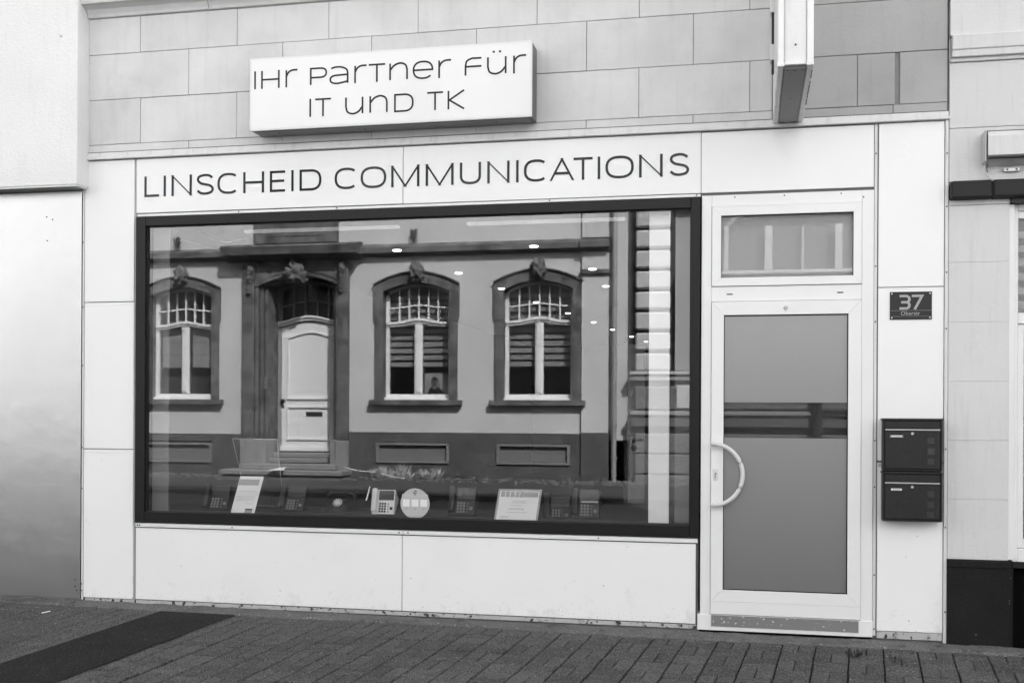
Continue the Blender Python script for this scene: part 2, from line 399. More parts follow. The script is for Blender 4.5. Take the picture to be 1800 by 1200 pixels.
# kerb and road
mb = MB()
for i in range(50):
    x0 = -30+i*1.08; z = gz(x0+.5, KY)
    mb.box(x0, x0+1.07, KY-.13, KY-.002, z-.25, z+.002, .008)
tag(mb.build('kerb', CEMENT), 'grey kerb stones along the footway', kind='structure')
rz = lambda x, y: -.0045*x-.015+(.055*KY-.11)+(-(y-KY+.13)*.02 if y > -6.2 else .0664+(-6.2-y)*.03)
rz = lambda x, y: -.0045*x-.276+(KY-.13-y)*.042
mb = MB(); sloped_sheet(mb, -30, 24, -9.5, KY-.13, 0, 6, rz)
tag(mb.build('road', ROAD), 'asphalt road between the two rows of houses', kind='structure')
oz = lambda x, y: .06+(-9.5-y)*.05
mb = MB(); sloped_sheet(mb, -30, 24, -12.05, -9.5, .04, 4, oz)
mb.box(-30, 24, -9.62, -9.5, -.3, .112)
tag(mb.build('opposite_pavement', mat('grey_pavement_slabs', .055, .85, var=.3, vs=2.5, bump=.6, bs=30, stain=.35, ss=4, fine=.2)), 'footway in front of the houses across the road', kind='structure')

# pavers
STRIP_L = lambda y: -4.191+(y+.3)*math.tan(R(10.0)); STRIP_R = lambda y: -3.600+(y+.3)*math.tan(R(9.1))
TH = math.tan(R(6.0))
def colshear(k):  # slight fanning of the courses
    xk = .003+.205*k
    return math.tan(R(5.9-.75*(xk-.1))) if xk > -3.4 else math.tan(R(9.3))
def wob(a, s=.0): return a
def front_edge(x):  # where the paving stops at the cement strip
    return -.175-.02*max(0, min(1, (x+3.5)/2))+.012*math.sin(x*2.3)
mats_rot = Matrix.Rotation(math.atan(.055), 4, 'X') @ Matrix.Rotation(.0045, 4, 'Y')
def brick_mesh(vert, th, var):
    rnd = random.Random(var*17+(5 if vert else 3)+int(th*1000))
    a, b = (.1015, .2035) if vert else (.2015, .1015)
    a -= .0045 if vert else .0065; b -= .008 if vert else .0075
    bm = bmesh.new(); e = .004; j = lambda s=.0013: rnd.uniform(-s, s)
    def P(u, v, z): return bm.verts.new((u+v*th, v, z))
    cs = [(-a/2, -b/2), (a/2, -b/2), (a/2, b/2), (-a/2, b/2)]
    cs = [(x+j(), y+j()) for x, y in cs]
    t = [P(x*(1-2*e/a), y*(1-2*e/b), 0) for x, y in cs]; m_ = [P(x, y, -.005) for x, y in cs]; lo = [P(x, y, -.03) for x, y in cs]
    bm.faces.new(t)
    for i in range(4):
        k = (i+1) % 4; bm.faces.new((t[k], t[i], m_[i], m_[k])); bm.faces.new((m_[k], m_[i], lo[i], lo[k]))
    bmesh.ops.recalc_face_normals(bm, faces=bm.faces)
    me = bpy.data.meshes.new('paver'); bm.to_mesh(me); bm.free(); me.materials.append(PAVER)
    return me
def proj(X, Y, Z):
    v = Vector((X, Y+7.5, Z-1.46)); q = v.dot(fwd)
    return 900+f_px*v.dot(rr)/q, hor+f_px*v.dot(dd)/q
bricks = []
for k in range(-36, 14):
    th = colshear(k)
    for r in range(-3, 15):
        yc = -.565-.2075*r-.10375
        # odd/even cells alternate between two upright and two lying bricks
        vert = (k+r) % 2 == 1
        for q in (-1, 1):
            y = yc if vert else yc+q*.05187; xb = .003+.205*(k+.5)+(q*.0505 if vert else 0)
            x = xb+(y+.3)*th
            if x > 24 or y > front_edge(x)+(.06 if vert else .03): continue
            if STRIP_L(y)+.12 < x < STRIP_R(y)-.12: continue
            px, py = proj(x, y, gz(x, y))
            inn = -30 < px < 1830 and py < 1215
            if not inn and (x < -7 or x > 3 or y < KY+.12): continue
            bricks.append((not inn, -py, x, y, vert, th))
bricks.sort(key=lambda b: (b[0], b[1]))
cache = {}
def bmesh_for(vert, th, i):
    key = (vert, round(th, 2), i)
    if key not in cache: cache[key] = brick_mesh(vert, round(th, 2), i)
    return cache[key]
mbj = MB()
rnd = random.Random(3)
for n_, (oo, _, x, y, vert, th) in enumerate(bricks):
    me = bmesh_for(vert, th, rnd.randrange(4))
    T = Matrix.Translation((x+rnd.uniform(-.001, .001), y+rnd.uniform(-.0012, .0012), gz(x, y)+rnd.uniform(-.0022, .0022))) @ mats_rot @ Matrix.Rotation(rnd.uniform(-.006, .006), 4, 'Z') @ Matrix.Rotation(rnd.uniform(-.006, .006), 4, 'X')
    if n_ < 300:
        o = bpy.data.objects.new('paver', me); COL.objects.link(o); o.parent = pavement; o.matrix_basis = T
    else:
        nv = len(mbj.bm.verts); mbj.bm.from_mesh(me); mbj.bm.verts.ensure_lookup_table()
        bmesh.ops.transform(mbj.bm, matrix=T, verts=mbj.bm.verts[nv:])
tag(mbj.build('further_pavers', PAVER, pavement), kind='stuff')
# dark strip
mb = MB(); ys = [-.19-.28*i for i in range(10)]
for i in range(9):
    a, b = ys[i], ys[i+1]
    mb.sheet([(STRIP_L(a)+rnd.uniform(-.004, .004), a, gz(STRIP_L(a), a)+.0055), (STRIP_R(a), a, gz(STRIP_R(a), a)+.0055), (STRIP_R(b), b, gz(STRIP_R(b), b)+.0055), (STRIP_L(b), b, gz(STRIP_L(b), b)+.0055)])
bmesh.ops.remove_doubles(mb.bm, verts=mb.bm.verts, dist=.012)
mb.build('asphalt_strip', ASPH, pavement)['label'] = 'dark smooth asphalt strip crossing the pavers'
# cement strip along the wall foot
mb = MB(); N = 260; g = []
for i in range(N+1):
    x = -8+i*(11.)/N; row = []
    for j in range(8):
        t = j/7; y = .03+(front_edge(x)-.005+.016*noise.noise(Vector((x*9, 0, 0)))-.03)*t
        z = gz(x, y)+.009+.006*(1-t)-(.022 if j == 0 else .008 if j == 1 else 0)+.010*noise.noise(Vector((x*8, y*16, 1)))*(1-t*.8)+.006*noise.noise(Vector((x*30, y*40, 5)))-(.014 if j == 7 else 0)
        row.append(mb.bm.verts.new((x, y, z)))
    g.append(row)
for i in range(N):
    for j in range(7): mb.bm.faces.new((g[i][j], g[i+1][j], g[i+1][j+1], g[i][j+1]))
mb.build('cement_edge', CEMENT, pavement)['label'] = 'rough pale cement edge along the wall foot'
mb = MB()
for i in range(1700):
    x = rnd.uniform(-5.8, 1.9); y = rnd.uniform(-2.1, -.2) if rnd.random() < .82 else rnd.uniform(-.24, -.02); s = rnd.uniform(.0008, .0026)
    if rnd.random() < .05 or y > -.2: s *= 2
    r = bmesh.ops.create_icosphere(mb.bm, subdivisions=1, radius=s)
    for v in r['verts']: v.co = Vector((v.co.x*rnd.uniform(.8, 1.7), v.co.y, v.co.z*.6))+Vector((x, y, gz(x, y)+s*.4+(.006 if y > -.2 else .001)))
tag(mb.build('grit', mat('pale_grit', .24, .8, var=.4, vs=30)), 'loose grit and small stones along the wall foot', 'grit', kind='stuff')

# ================================================================== SHOP BUILDING
shop = thing('shop_building', 'old building with a painted block wall above a white panelled ground floor shopfront', 'building', (-1.85, 0, 0))
mb = MB()
mb.box(-4.9, 1.235, .012, 16.5, 3.36, 11.8)
mb.box(-4.9, -4.62, .03, 16.5, -.3, 3.36)
mb.box(1.0, 1.235, .03, 16.5, -.3, 3.36)
mb.box(-4.62, 1.0, 16.0, 16.5, -.3, 3.36)
mb.box(-4.62, -.33, .03, .2, -.3, .66)
mb.box(.79, 1.0, .03, .2, -.3, 3.36)
mb.box(-4.62, .79, .03, .2, 2.9, 3.36)
mb.build('wall', JOINT, shop)
blocks = part('block_wall', shop)
def jx(a, b, z0, z1, m=STONE, g=.0035, y=0.0, dep=.03):
    dy = rnd.uniform(-.0018, .0018)
    MB().box(a+g/2, b-g/2, y-.002+dy, y+dep, z0+g/2, z1-g/2, .0025).build('stone_block', m, blocks)
zD, z3, z2, z1 = 3.35, 3.450, 3.787, 4.128
A = [-4.895, -4.467, -3.685, -2.972, -2.302, -1.446, -.740, -.008, .14]
rowB = [-4.895, -4.071, -3.326, -2.646, -1.876, -1.100, -.377, .14]
rowC = [-4.895, -4.465, -3.686, -2.95, -2.2, -1.45, -.741, -.006, .14]
for L, a, b in ((A, z1, 4.40), (rowB, z2, z1), (rowC, z3, z2), (rowB, zD, z3)):
    for u, v in zip(L, L[1:]): jx(u, v, a, b)
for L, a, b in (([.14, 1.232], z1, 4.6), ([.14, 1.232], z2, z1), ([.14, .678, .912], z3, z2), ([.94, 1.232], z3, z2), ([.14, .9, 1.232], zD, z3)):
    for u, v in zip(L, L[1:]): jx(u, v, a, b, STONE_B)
for r_ in range(12):   # courses above the cornice
    a = 4.72+r_*.42; x = -4.895-(.5 if r_ % 2 else 0)
    while x < 1.232:
        u, v = max(x, -4.895), min(x+1.02, 1.232); x += 1.02
        if v-u > .06: jx(u, v, a, a+.42)
# cornice, moulded, on the left and middle of the facade
mb = MB()
mb.quadstrip([(-4.895, 0), (.14, 0)], [(-4.895, 1), (.14, 1)], 0, 1) if False else None
prof = [(.01, 4.40), (-.02, 4.405), (-.028, 4.425), (-.05, 4.455), (-.09, 4.475), (-.115, 4.478), (-.12, 4.50), (-.12, 4.56), (-.02, 4.62), (.01, 4.72)]
xs = [-4.89, -3.9, -2.9, -1.9, -.9, .14]
for a, b in zip(xs, xs[1:]):
    L = [mb.bm.verts.new((a+.002, y, z)) for y, z in prof]; Q = [mb.bm.verts.new((b-.002, y, z)) for y, z in prof]
    for i in range(len(prof)-1): mb.bm.faces.new((L[i], Q[i], Q[i+1], L[i+1]))
    mb.bm.faces.new(L); mb.bm.faces.new(Q[::-1])
mb.build('cornice', STONE, shop)
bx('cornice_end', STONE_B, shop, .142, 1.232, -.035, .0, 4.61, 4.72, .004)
# flashing
bx('flashing', TRIM, shop, -4.94, 1.243, -.03, .02, 3.336, 3.352, .002)
bx('sooty_joint', mat('soot_black_joint', .05, .9, var=.8, vs=12), shop, -4.9, 1.236, -.012, .002, 3.386, 3.3935)
bx('flashing_upstand', TRIM, shop, -4.93, 1.238, -.018, .018, 3.3525, 3.388, .003)
# backing behind the panel joints
bx('panel_backing', GROOVE, shop, -4.92, -4.50, .012, .028, 0, 3.335)
bx('panel_backing', GROOVE, shop, -4.50, .79, .012, .028, 2.90, 3.335)
bx('panel_backing', GROOVE, shop, -4.50, -.335, .012, .028, .03, .61)
bx('panel_backing', GROOVE, shop, .79, 1.235, .012, .028, 0, 3.335)
def panel(x0, x1, z0, z1, m=WHITE, y0=0., y1=.011): return bx('cladding_panel', m, shop, x0, x1, y0, y1, z0, z1, .0025)
panel(-4.924, -4.512, 2.268, 3.331); panel(-4.924, -4.510, 1.162, 2.240); panel(-4.924, -4.510, .038, 1.128, WHITE_DIRTY)
bx('joint_profile', WHITE, shop, -4.924, -4.51, .002, .011, 2.241, 2.2625, .001); bx('joint_profile', WHITE, shop, -4.924, -4.51, .002, .011, 1.129, 1.1565, .001); bx('joint_profile', WHITE, shop, .814, 1.216, .002, .011, 2.2595, 2.2685, .001)
panel(-4.494, -2.4105, 2.926, 3.330); panel(-2.4065, -.3235, 2.924, 3.330); panel(-.320, .784, 2.924, 3.328)
bx('recessed_strip', mat('grey_recessed_strip', .38, .5, var=.1), shop, -4.5095, -4.4965, .007, .011, .03, 3.33)
panel(-4.488, -2.4045, .041, .575, WHITE_DIRTY); panel(-2.400, -.346, .041, .575, WHITE_DIRTY)
bx('sill_profile', FRAMEW, shop, -4.484, -2.390, -.012, .011, .583, .612, .003); bx('sill_profile', FRAMEW, shop, -2.387, -.333, -.012, .011, .583, .612, .003)
bx('head_profile', FRAMEW, shop, -4.488, -.325, .001, .011, 2.9, 2.919, .002)
panel(.814, 1.216, 2.273, 3.331); panel(.814, 1.216, 1.150, 2.259); panel(.814, 1.216, .050, 1.138, WHITE_DIRTY)
bx('edge_trim', TRIM, shop, .7885, .8065, .003, .011, .016, 3.333, .001)
bx('edge_trim', TRIM, shop, 1.2195, 1.240, -.008, .012, -.012, 3.3345, .002)
bx('edge_trim', TRIM, shop, -4.939, -4.9265, -.006, .012, .02, 3.334, .0015)
kp = []
bx('kick_strip', CHIPPED, shop, -4.915, -4.50, .006, .013, -.002, .034, .002)
bx('kick_strip', CHIPPED, shop, -4.487, -.340, .007, .014, .006, .0345, .002)
bx('kick_strip', CHIPPED, shop, .815, 1.214, .004, .014, .0, .047, .002)
# screws
sme = MB().disc((0, 0, 0), .0052, (0, -1, 0), .004, 8).mesh('screw', SCREW, True)
def screws(L, y=-.0005):
    for x, z in L: link('screw', sme, shop, (x+1.85, y, z)) if False else place(sme, 'screw', shop, x, y, z)
def place(me, name, parent, x, y, z):
    o = bpy.data.objects.new(name, me); COL.objects.link(o); o.parent = parent
    o.matrix_parent_inverse = Matrix.Translation(-wloc(parent)); o.location = (x, y, z); return o
screws([(-4.9325, z) for z in (3.27, 2.72, 2.23, 1.79, 1.17, .86, .14, .09)], -.006)
screws([(1.2298, z) for z in (3.12, 2.78, 2.36, 2.0, 1.23, .73, .19)], -.008)
screws([(.7975, z) for z in (3.14, 2.41, 2.05, 1.28, .98, .41, .06)], .003)
screws([(-4.465, .598), (-4.448, .598), (-3.70, .598), (-2.42, .598), (-2.355, .598), (-1.0, .598), (-3.66, 2.909), (-2.9, 2.909), (-1.35, 2.909), (-.35, 2.909)], -.0125)
screws([(-.1, 2.888), (.22, 2.888), (.58, 2.888), (.72, 2.86)], -.003)

# ---- shop window
win = part('shop_window', shop)
mb = MB()
WX0, WX1, WZ0, WZ1 = -4.486, -.326, .620, 2.894; GX0, GX1, GZ0, GZ1 = -4.408, -.386, .697, 2.824
mb.box(WX0, GX0, -.022, .10, WZ0, WZ1, .003); mb.box(GX1, WX1, -.022, .10, WZ0, WZ1, .003)
mb.box(GX0+.0005, GX1-.0005, -.0215, .10, WZ0, GZ0, .003); mb.box(GX0+.0005, GX1-.0005, -.0215, .10, GZ1, WZ1, .003)
mb.build('frame', BLACKF, win)
mb = MB(); s_ = .007
mb.box(GX0, GX0+s_, .006, .03, GZ0, GZ1); mb.box(GX1-s_, GX1, .006, .03, GZ0, GZ1)
mb.box(GX0+s_, GX1-s_, .006, .03, GZ0, GZ0+s_); mb.box(GX0+s_, GX1-s_, .006, .03, GZ1-s_, GZ1)
mb.build('seal', SEAL, win)
def pane(parent, x0, x1, y, z0, z1, m, mbk, th=.024):
    mb = MB(); mb.box(x0, x1, y, y+th, z0, z1, mi=1)
    for f in mb.bm.faces:
        f.normal_update()
        if f.calc_center_median().y < y+.001: f.material_index = 0
    return mb.build('pane', [m, mbk], parent)
pane(win, GX0+.001, GX1-.001, .014, GZ0+.001, GZ1-.001, PANE, PANEB)

# ---- door set
df = part('door_frame', shop)
mb = MB()
mb.box(-.3155, -.250, -.006, .11, .03, 2.904, .002); mb.box(.7115, .7855, -.006, .11, .03, 2.904, .002)
mb.box(-.2495, .711, -.006, .11, 2.828, 2.904, .002); mb.box(-.2495, .711, -.006, .11, 2.197, 2.294, .002)
mb.build('jambs', FRAMEW, df)
mb = MB()
for x, y_ in ((-.13, 2.243), (.577, 2.243)): mb.box(x-.019, x+.019, -.0075, -.004, y_-.004, y_+.004)
mb.build('drain_slots', SEAL, df)
mb = MB(); mb.box(-.333, .7875, -.012, .11, .006, .1125, .003)
mb.build('threshold', FRAMEW, df)
mb = MB(); mb.box(-.241, .700, -.0165, -.0125, .034, .108); mb.build('threshold_tape', KICK, df)['label'] = 'worn grey tape along the threshold'
# transom light
tr = part('transom', shop)
def ringframe(mb, x0, x1, z0, z1, ix0, ix1, iz0, iz1, y0, y1, bev=.0025):
    # mitred frame with a chamfered inner edge
    O = [(x0, z0), (x1, z0), (x1, z1), (x0, z1)]; I = [(ix0, iz0), (ix1, iz0), (ix1, iz1), (ix0, iz1)]
    bm = mb.bm; g = .0007
    for i in range(4):
        j = (i+1) % 4
        def P(p, y, k):
            return bm.verts.new((p[0], y, p[1]))
        oa, ob, ia, ib = O[i], O[j], I[i], I[j]
        d = Vector((ob[0]-oa[0], ob[1]-oa[1])).normalized()*g
        oa, ia = (oa[0]+d.x, oa[1]+d.y), (ia[0]+d.x, ia[1]+d.y); ob, ib = (ob[0]-d.x, ob[1]-d.y), (ib[0]-d.x, ib[1]-d.y)
        nin = Vector((ia[0]+ib[0]-oa[0]-ob[0], ia[1]+ib[1]-oa[1]-ob[1])); nin = Vector((0, 1)) * (1 if nin.y > 0 else -1) if abs(nin.y) > abs(nin.x) else Vector((1, 0))*(1 if nin.x > 0 else -1)
        mc = Vector(((x0+x1)/2, (z0+z1)/2)); sh = lambda p, k: (p[0]+math.copysign(k, mc.x-p[0]), p[1]+math.copysign(k, mc.y-p[1]))
        pr = [(oa, ob, 0, y1), (oa, ob, 0, y0+bev), (oa, ob, bev, y0), (ia, ib, -.006, y0), (ia, ib, 0, y0+.006), (ia, ib, 0, y1)]
        rows = [(bm.verts.new((sh(a, k)[0], y, sh(a, k)[1])), bm.verts.new((sh(b, k)[0], y, sh(b, k)[1]))) for a, b, k, y in pr]
        for q in range(len(rows)):
            A_, B_ = rows[q], rows[(q+1) % len(rows)]
            bm.faces.new((A_[0], A_[1], B_[1], B_[0]))
        bm.faces.new([r[0] for r in rows]); bm.faces.new([r[1] for r in rows][::-1])
mb = MB(); ringframe(mb, -.2475, .7095, 2.297, 2.8255, -.194, .664, 2.346, 2.772, -.016, .06); mb.build('frame', FRAMEW, tr)
mb = MB(); mb.box(-.193, .663, -.003, .05, 2.347, 2.352); mb.box(-.193, .663, -.003, .05, 2.762, 2.771); mb.box(-.193, -.187, -.003, .05, 2.352, 2.762); mb.box(.655, .663, -.003, .05, 2.352, 2.762); mb.build('seal', SEAL, tr)
pane(tr, -.1865, .6545, .006, 2.3525, 2.7615, TPANE, PANEB, .02)
bx('film', FROSTT, tr, -.1885, .6585, .0275, .0295, 2.3515, 2.7665)
# door leaf
dl = part('shop_door', shop)
mb = MB(); ringframe(mb, -.2475, .7095, .2005, 2.1935, -.173, .634, .275, 2.110, -.020, .06); mb.build('frame', FRAMEW, dl)
bx('bottom_rail', FRAMEW, dl, -.2475, .7095, -.0202, .06, .1165, .2000, .002)
mb = MB(); mb.box(-.172, .633, -.006, .05, .276, .283); mb.box(-.172, .633, -.006, .05, 2.098, 2.109); mb.box(-.172, -.163, -.006, .05, .283, 2.098); mb.box(.624, .633, -.006, .05, .283, 2.098); mb.build('seal', PITCH, dl)
pane(dl, -.1625, .6235, .008, .2835, 2.0975, DPANE, PANEB, .016)
bx('frosted_film', FROST, dl, -.1625, .6235, .0045, .0062, 1.525, 2.0975); bx('frosted_film', FROST, dl, -.1625, .6235, .0045, .0062, .2835, 1.290)
bx('inner_film', mat('inner_grey_film', .03, .8), dl, -.1665, .6275, .0262, .0275, .2815, 2.1035)
# arc pull handle
hp = [(-.232, -.022, 1.249)]+[(-.232+.195*math.sin(R(t)), -.062, 1.046+.203*math.cos(R(t))) for t in range(8, 173, 8)]+[(-.232, -.022, .843)]
hp[0:0] = []
MB().tube([(-.236, -.022, 1.249), (-.234, -.052, 1.249)]+[(-.232+.192*math.sin(R(t)), -.065, 1.046+.203*math.cos(R(t))) for t in range(6, 176, 7)]+[(-.234, -.052, .843), (-.236, -.022, .843)], .0148, 14).build('pull_handle', HANDLE, dl, True)
mb = MB(); mb.box(-.2315, -.2035, -.026, -.0195, 1.008, 1.080, .002); mb.build('lock_plate', HANDLE, dl)
mb = MB(); mb.disc((-.2175, -.0262, 1.050), .009, (0, -1, 0), .002, 14); mb.box(-.2215, -.2135, -.0275, -.026, 1.022, 1.046); mb.build('lock_cylinder', CHROME, dl)
mb = MB(); mb.disc((.232, -.020, 2.148), .014, (0, -1, 0), .012, 18, .011); mb.box(.229, .231, -.0215, -.0205, 2.112, 2.136); mb.build('suction_hook', CHROME if False else mat('grey_rubber_cup', .45, .4), dl, True)

# ================================================================== LETTERING ON THE FASCIA
sg = thing('fascia_lettering', 'LINSCHEID COMMUNICATIONS in thin wide black letters across the white fascia above the big window', 'shop sign', (-2.4, 0, 3.04))
W1 = [('L', -4.428, -4.299), ('I', -4.273, -4.25), ('N', -4.206, -4.042), ('S', -4.007, -3.862), ('C', -3.836, -3.669), ('H', -3.631, -3.467), ('E', -3.422, -3.294), ('I', -3.256, -3.236), ('D', -3.191, -3.023),
      ('C', -2.922, -2.75), ('O', -2.725, -2.533), ('M', -2.496, -2.287), ('M', -2.241, -2.037), ('U', -1.992, -1.839), ('N', -1.794, -1.635), ('I', -1.590, -1.569), ('C', -1.533, -1.368), ('A', -1.35, -1.183), ('T', -1.195, -1.045), ('I', -1.021, -1.000), ('O', -.966, -.773), ('N', -.737, -.578), ('S', -.536, -.398)]
for i, (c, a, b) in enumerate(W1): letter(sg, c, a, b, 3.044, 3.198, .0178, -.0020, -.0003, DARKTXT)

# ================================================================== LIGHT BOX SIGN
bxs = thing('light_box_sign', 'long white light box sign reading Ihr Partner fuer IT und TK on the block wall', 'sign', (-2.45, 0, 3.44))
X0, X1, Z0, Z1 = -3.490, -1.440, 3.442, 3.957
mb = MB(); mb.box(X0+.004, X1-.004, -.186, -.01, Z0+.004, Z1-.004, .003); mb.build('casing', mat('dull_grey_casing', .17, .45, metal=.3, var=.15, streak=.2), bxs)
mb = MB(); ringframe(mb, X0, X1, Z0, Z1, X0+.016, X1-.016, Z0+.016, Z1-.016, -.1965, -.184, .002); mb.build('frame', mat('white_sign_edge', .7, .35, var=.05), bxs)
bx('face_panel', ACRYL, bxs, X0+.012, X1-.012, -.1975, -.188, Z0+.012, Z1-.012, .002)
bx('underside_cover', ALUD, bxs, X0+.03, X1-.03, -.165, -.02, Z0-.002, Z0+.003)
for c, a, b in [('I', -3.455, -3.442), ('H', -3.402, -3.261), ('r', -3.217, -3.121), ('P', -3.033, -2.905), ('a', -2.887, -2.746), ('r', -2.704, -2.607), ('T', -2.604, -2.472), ('n', -2.448, -2.313), ('e', -2.279, -2.131), ('r', -2.096, -1.999), ('F', -1.909, -1.785), ('u', -1.752, -1.616), ('r', -1.571, -1.475)]:
    letter(bxs, c, a, b, 3.738, 3.865, .0125, -.1990, -.1972, SIGNTXT, 'dots' if (c == 'u') else None)
for c, a, b in [('I', -3.036, -3.023), ('T', -2.999, -2.869), ('u', -2.77, -2.636), ('n', -2.592, -2.458), ('D', -2.412, -2.271), ('T', -2.18, -2.055), ('K', -2.029, -1.906)]:
    letter(bxs, c, a, b, 3.520, 3.647, .0125, -.1990, -.1972, SIGNTXT)
for x in (-3.3, -2.7, -2.65, -1.7): MB().disc((x, -.12, Z0+.003), .005, (0, 0, -1), .008, 8).build('screw', SCREW, bxs)

# ================================================================== BLADE SIGN
bl = thing('projecting_sign', 'tall white double sided sign box projecting from the wall above the shop door', 'sign', (.24, 0, 3.36))
bx('core', BLADEW, bl, .181, .298, -1.232, -.02, 3.372, 6.0, .002)
for a, b in ((.143, .1795), (.2995, .336)):
    bx('side_profile', BLADEW, bl, a, b, -1.248, -.012, 3.362, 6.0, .006)
bx('end_cover', ALUD, bl, .1815, .2975, -1.2, -.012, 3.360, 3.371)
mb = MB()
for i in range(9): mb.box(.188+i*.0125, .190+i*.0125, -1.2345, -1.231, 3.42, 6.0)
mb.build('brushed_ribs', BLADEW, bl)
for a in (.143, .2995): bx('corner_cap', BLADEW, bl, a-.001, a+.0375, -1.2495, -1.215, 3.3595, 3.385, .003)
for x, y in ((.2405, -1.2325),): MB().disc((x, y, 3.48), .006, (0, -1, 0), .003, 8).build('screw', SCREW, bl)
for x, y in ((.2, -1.17), (.28, -1.17), (.2, -.05), (.28, -.05), (.24, -.6), (.24, -1.16)): MB().disc((x, y, 3.362), .0055, (0, 0, -1), .004, 8).build('screw', SCREW, bl)
bx('mounting_rail', SEAL, bl, .128, .1425, -.34, -.30, 3.60, 5.4)
for z in (3.68, 3.98, 4.28): bx('clip', TRIM, bl, .118, .1425, -.345, -.255, z, z+.10, .003)
mb = MB(); rnd2 = random.Random(9)
for i in range(60):
    y = -1.2+rnd2.random()*.75; mb.box(.331, .3366, y, y+rnd2.uniform(.004, .018), 3.3612, 3.3655+rnd2.uniform(0, .003))
tag(mb.build('peeling_edge', SEAL, bl), kind='stuff')

# ================================================================== HOUSE NUMBER PLATE
pl = thing('house_number_plate', 'small dark enamel plate with a pale 37 and Oberstr beside the door', 'number plate', (1.014, 0, 2.061))
bx('plate', PLATE, pl, .886, 1.143, -.006, -.001, 2.061, 2.240, .001)
mb = MB(); k = .0155
stroke(mb, [(.945, 2.2125), (.990, 2.2125), (1.003, 2.204), (1.006, 2.190), (1.000, 2.176), (.990, 2.1725), (.955, 2.1725)], k, -.0072, -.0061)
stroke(mb, [(.990, 2.1725), (1.000, 2.169), (1.006, 2.155), (1.003, 2.141), (.990, 2.1325), (.945, 2.1325)], k, -.0073, -.0061)
mb.build('digit', PLATET, pl)
mb = MB(); stroke(mb, [(1.020, 2.2125), (1.083, 2.2125), (1.038, 2.126)], k, -.0072, -.0061); mb.build('digit', PLATET, pl)
mb = MB(); mb.box(.89, 1.139, -.0068, -.0060, 2.1185, 2.1198); mb.box(.89, 1.139, -.0068, -.0060, 2.081, 2.0820); mb.build('fine_line', PLATET, pl)
text('street_name', 'Oberstr', .036, PLATET, pl, 1.012, -.0064, 2.089)
for x in (.898, 1.131):
    for z in (2.073, 2.228): MB().disc((x, -.006, z), .0045, (0, -1, 0), .003, 10).build('screw', STICKW, pl)
# faded outline of older house number on the panel above
text('faded_number', '37', .2, mat('faded_paint', .84, .3, var=.03), shop, 1.02, -.0002, 3.08)

# ================================================================== LETTERBOXES
def letterbox(z0, z1, lab, damaged):
    t = thing('letterbox', lab, 'letterbox', (1.012, 0, z0), 'dark letterboxes under the house number')
    a, b = .834, 1.197; y = -.105
    mb = MB(); mb.box(a+.004, b-.004, y+.012, -.001, z0, z1-.012, .003); mb.build('body', MAILM, t)
    bx('lid', MAILM, t, a-.002, b+.002, y-.004, -.001, z1-.014, z1, .003)
    bx('flap', MAILM, t, a+.014, b-.014, y+.002, y+.011, z1-.064, z1-.017, .002)
    mb = MB(); mb.box(a, a+.0115, y, y+.011, z0+.002, z1-.0145, .002); mb.box(b-.0115, b, y, y+.011, z0+.002, z1-.0145, .002); mb.box(a+.012, b-.012, y+.001, y+.011, z0+.002, z0+.012, .002); mb.build('frame', MAILM, t)
    bx('door_panel', MAILM, t, a+.014, b-.014, y+.0, y+.011, z0+.0155, z1-.078, .003)
    bx('silver_strip', MAILSTRIP, t, a+.016, b-.016, y-.004, y+.008, z1-.0765, z1-.0675, .001)
    bx('name_plate', STICKW, t, a+.052, a+.118, y-.0035, y-.0005, z1-.120, z1-.107, .001)
    bx('name_print', PAPERG, t, a+.064, a+.108, y-.0042, y-.0036, z1-.1155, z1-.1115)
    if damaged:
        for q in (a+.045, a+.121): MB().box(q, q+.003, y-.0015, y-.0003, z1-.124, z1-.104).build('glue_mark', PLATET, t)
    mb = MB(); mb.disc((a+.18, y, z1-.096), .010, (0, -1, 0), .005, 16, .009); mb.build('lock', CHROME, t, True)
    for i, q in enumerate((.120, .188, .252)):
        bx('square_window', mat('square_tint', .04 if (damaged and i == 1) else .027, .3), t, b-.092, b-.050, y-.0018, y+.001, z1-q-.040, z1-q, .001)
letterbox(1.0895, 1.425, 'upper anthracite letterbox, its name plate bordered by glue marks', True)
letterbox(.770, 1.0865, 'lower anthracite letterbox of the pair on the white panel', False)
mb = MB(); mb.box(.818, 1.214, -.006, -.0008, 1.110, 1.135); mb.build('mounting_bar', ALU, shop)

# ================================================================== LEFT NEIGHBOUR
lb = thing('stucco_neighbour', 'white rough stucco building at the left edge with a sheet steel ground floor', 'building', (-6.5, 0, 0))
def grid_face(mb, x0, x1, z0, z1, y, nx, nzz, amp, sc):
    g = [[mb.bm.verts.new((x0+(x1-x0)*i/nx, y+amp*noise.noise(Vector((x0+(x1-x0)*i/nx, 0, z0+(z1-z0)*j/nzz))*sc), z0+(z1-z0)*j/nzz)) for i in range(nx+1)] for j in range(nzz+1)]
    for j in range(nzz):
        for i in range(nx): mb.bm.faces.new((g[j][i], g[j][i+1], g[j+1][i+1], g[j+1][i]))
mb = MB(); mb.box(-14, -4.893, -.15, 9.5, 3.128, 10.5, .006); mb.build('stucco_wall', STUCCO, lb)
bx('drip_edge', TRIM, lb, -14, -4.899, -.145, -.01, 3.117, 3.1275)
bx('plinth_wall', OGREY, lb, -14, -4.945, .02, 9.5, -.3, 3.12)
bx('steel_panel', STEEL, lb, -6.55, -4.944, -.012, .006, .024, 3.108, .002)
bx('steel_panel', STEEL, lb, -8.2, -6.556, -.012, .006, .024, 3.108, .002)
bx('base_rail', ALU, lb, -8.2, -4.95, .0, .012, -.02, .022)
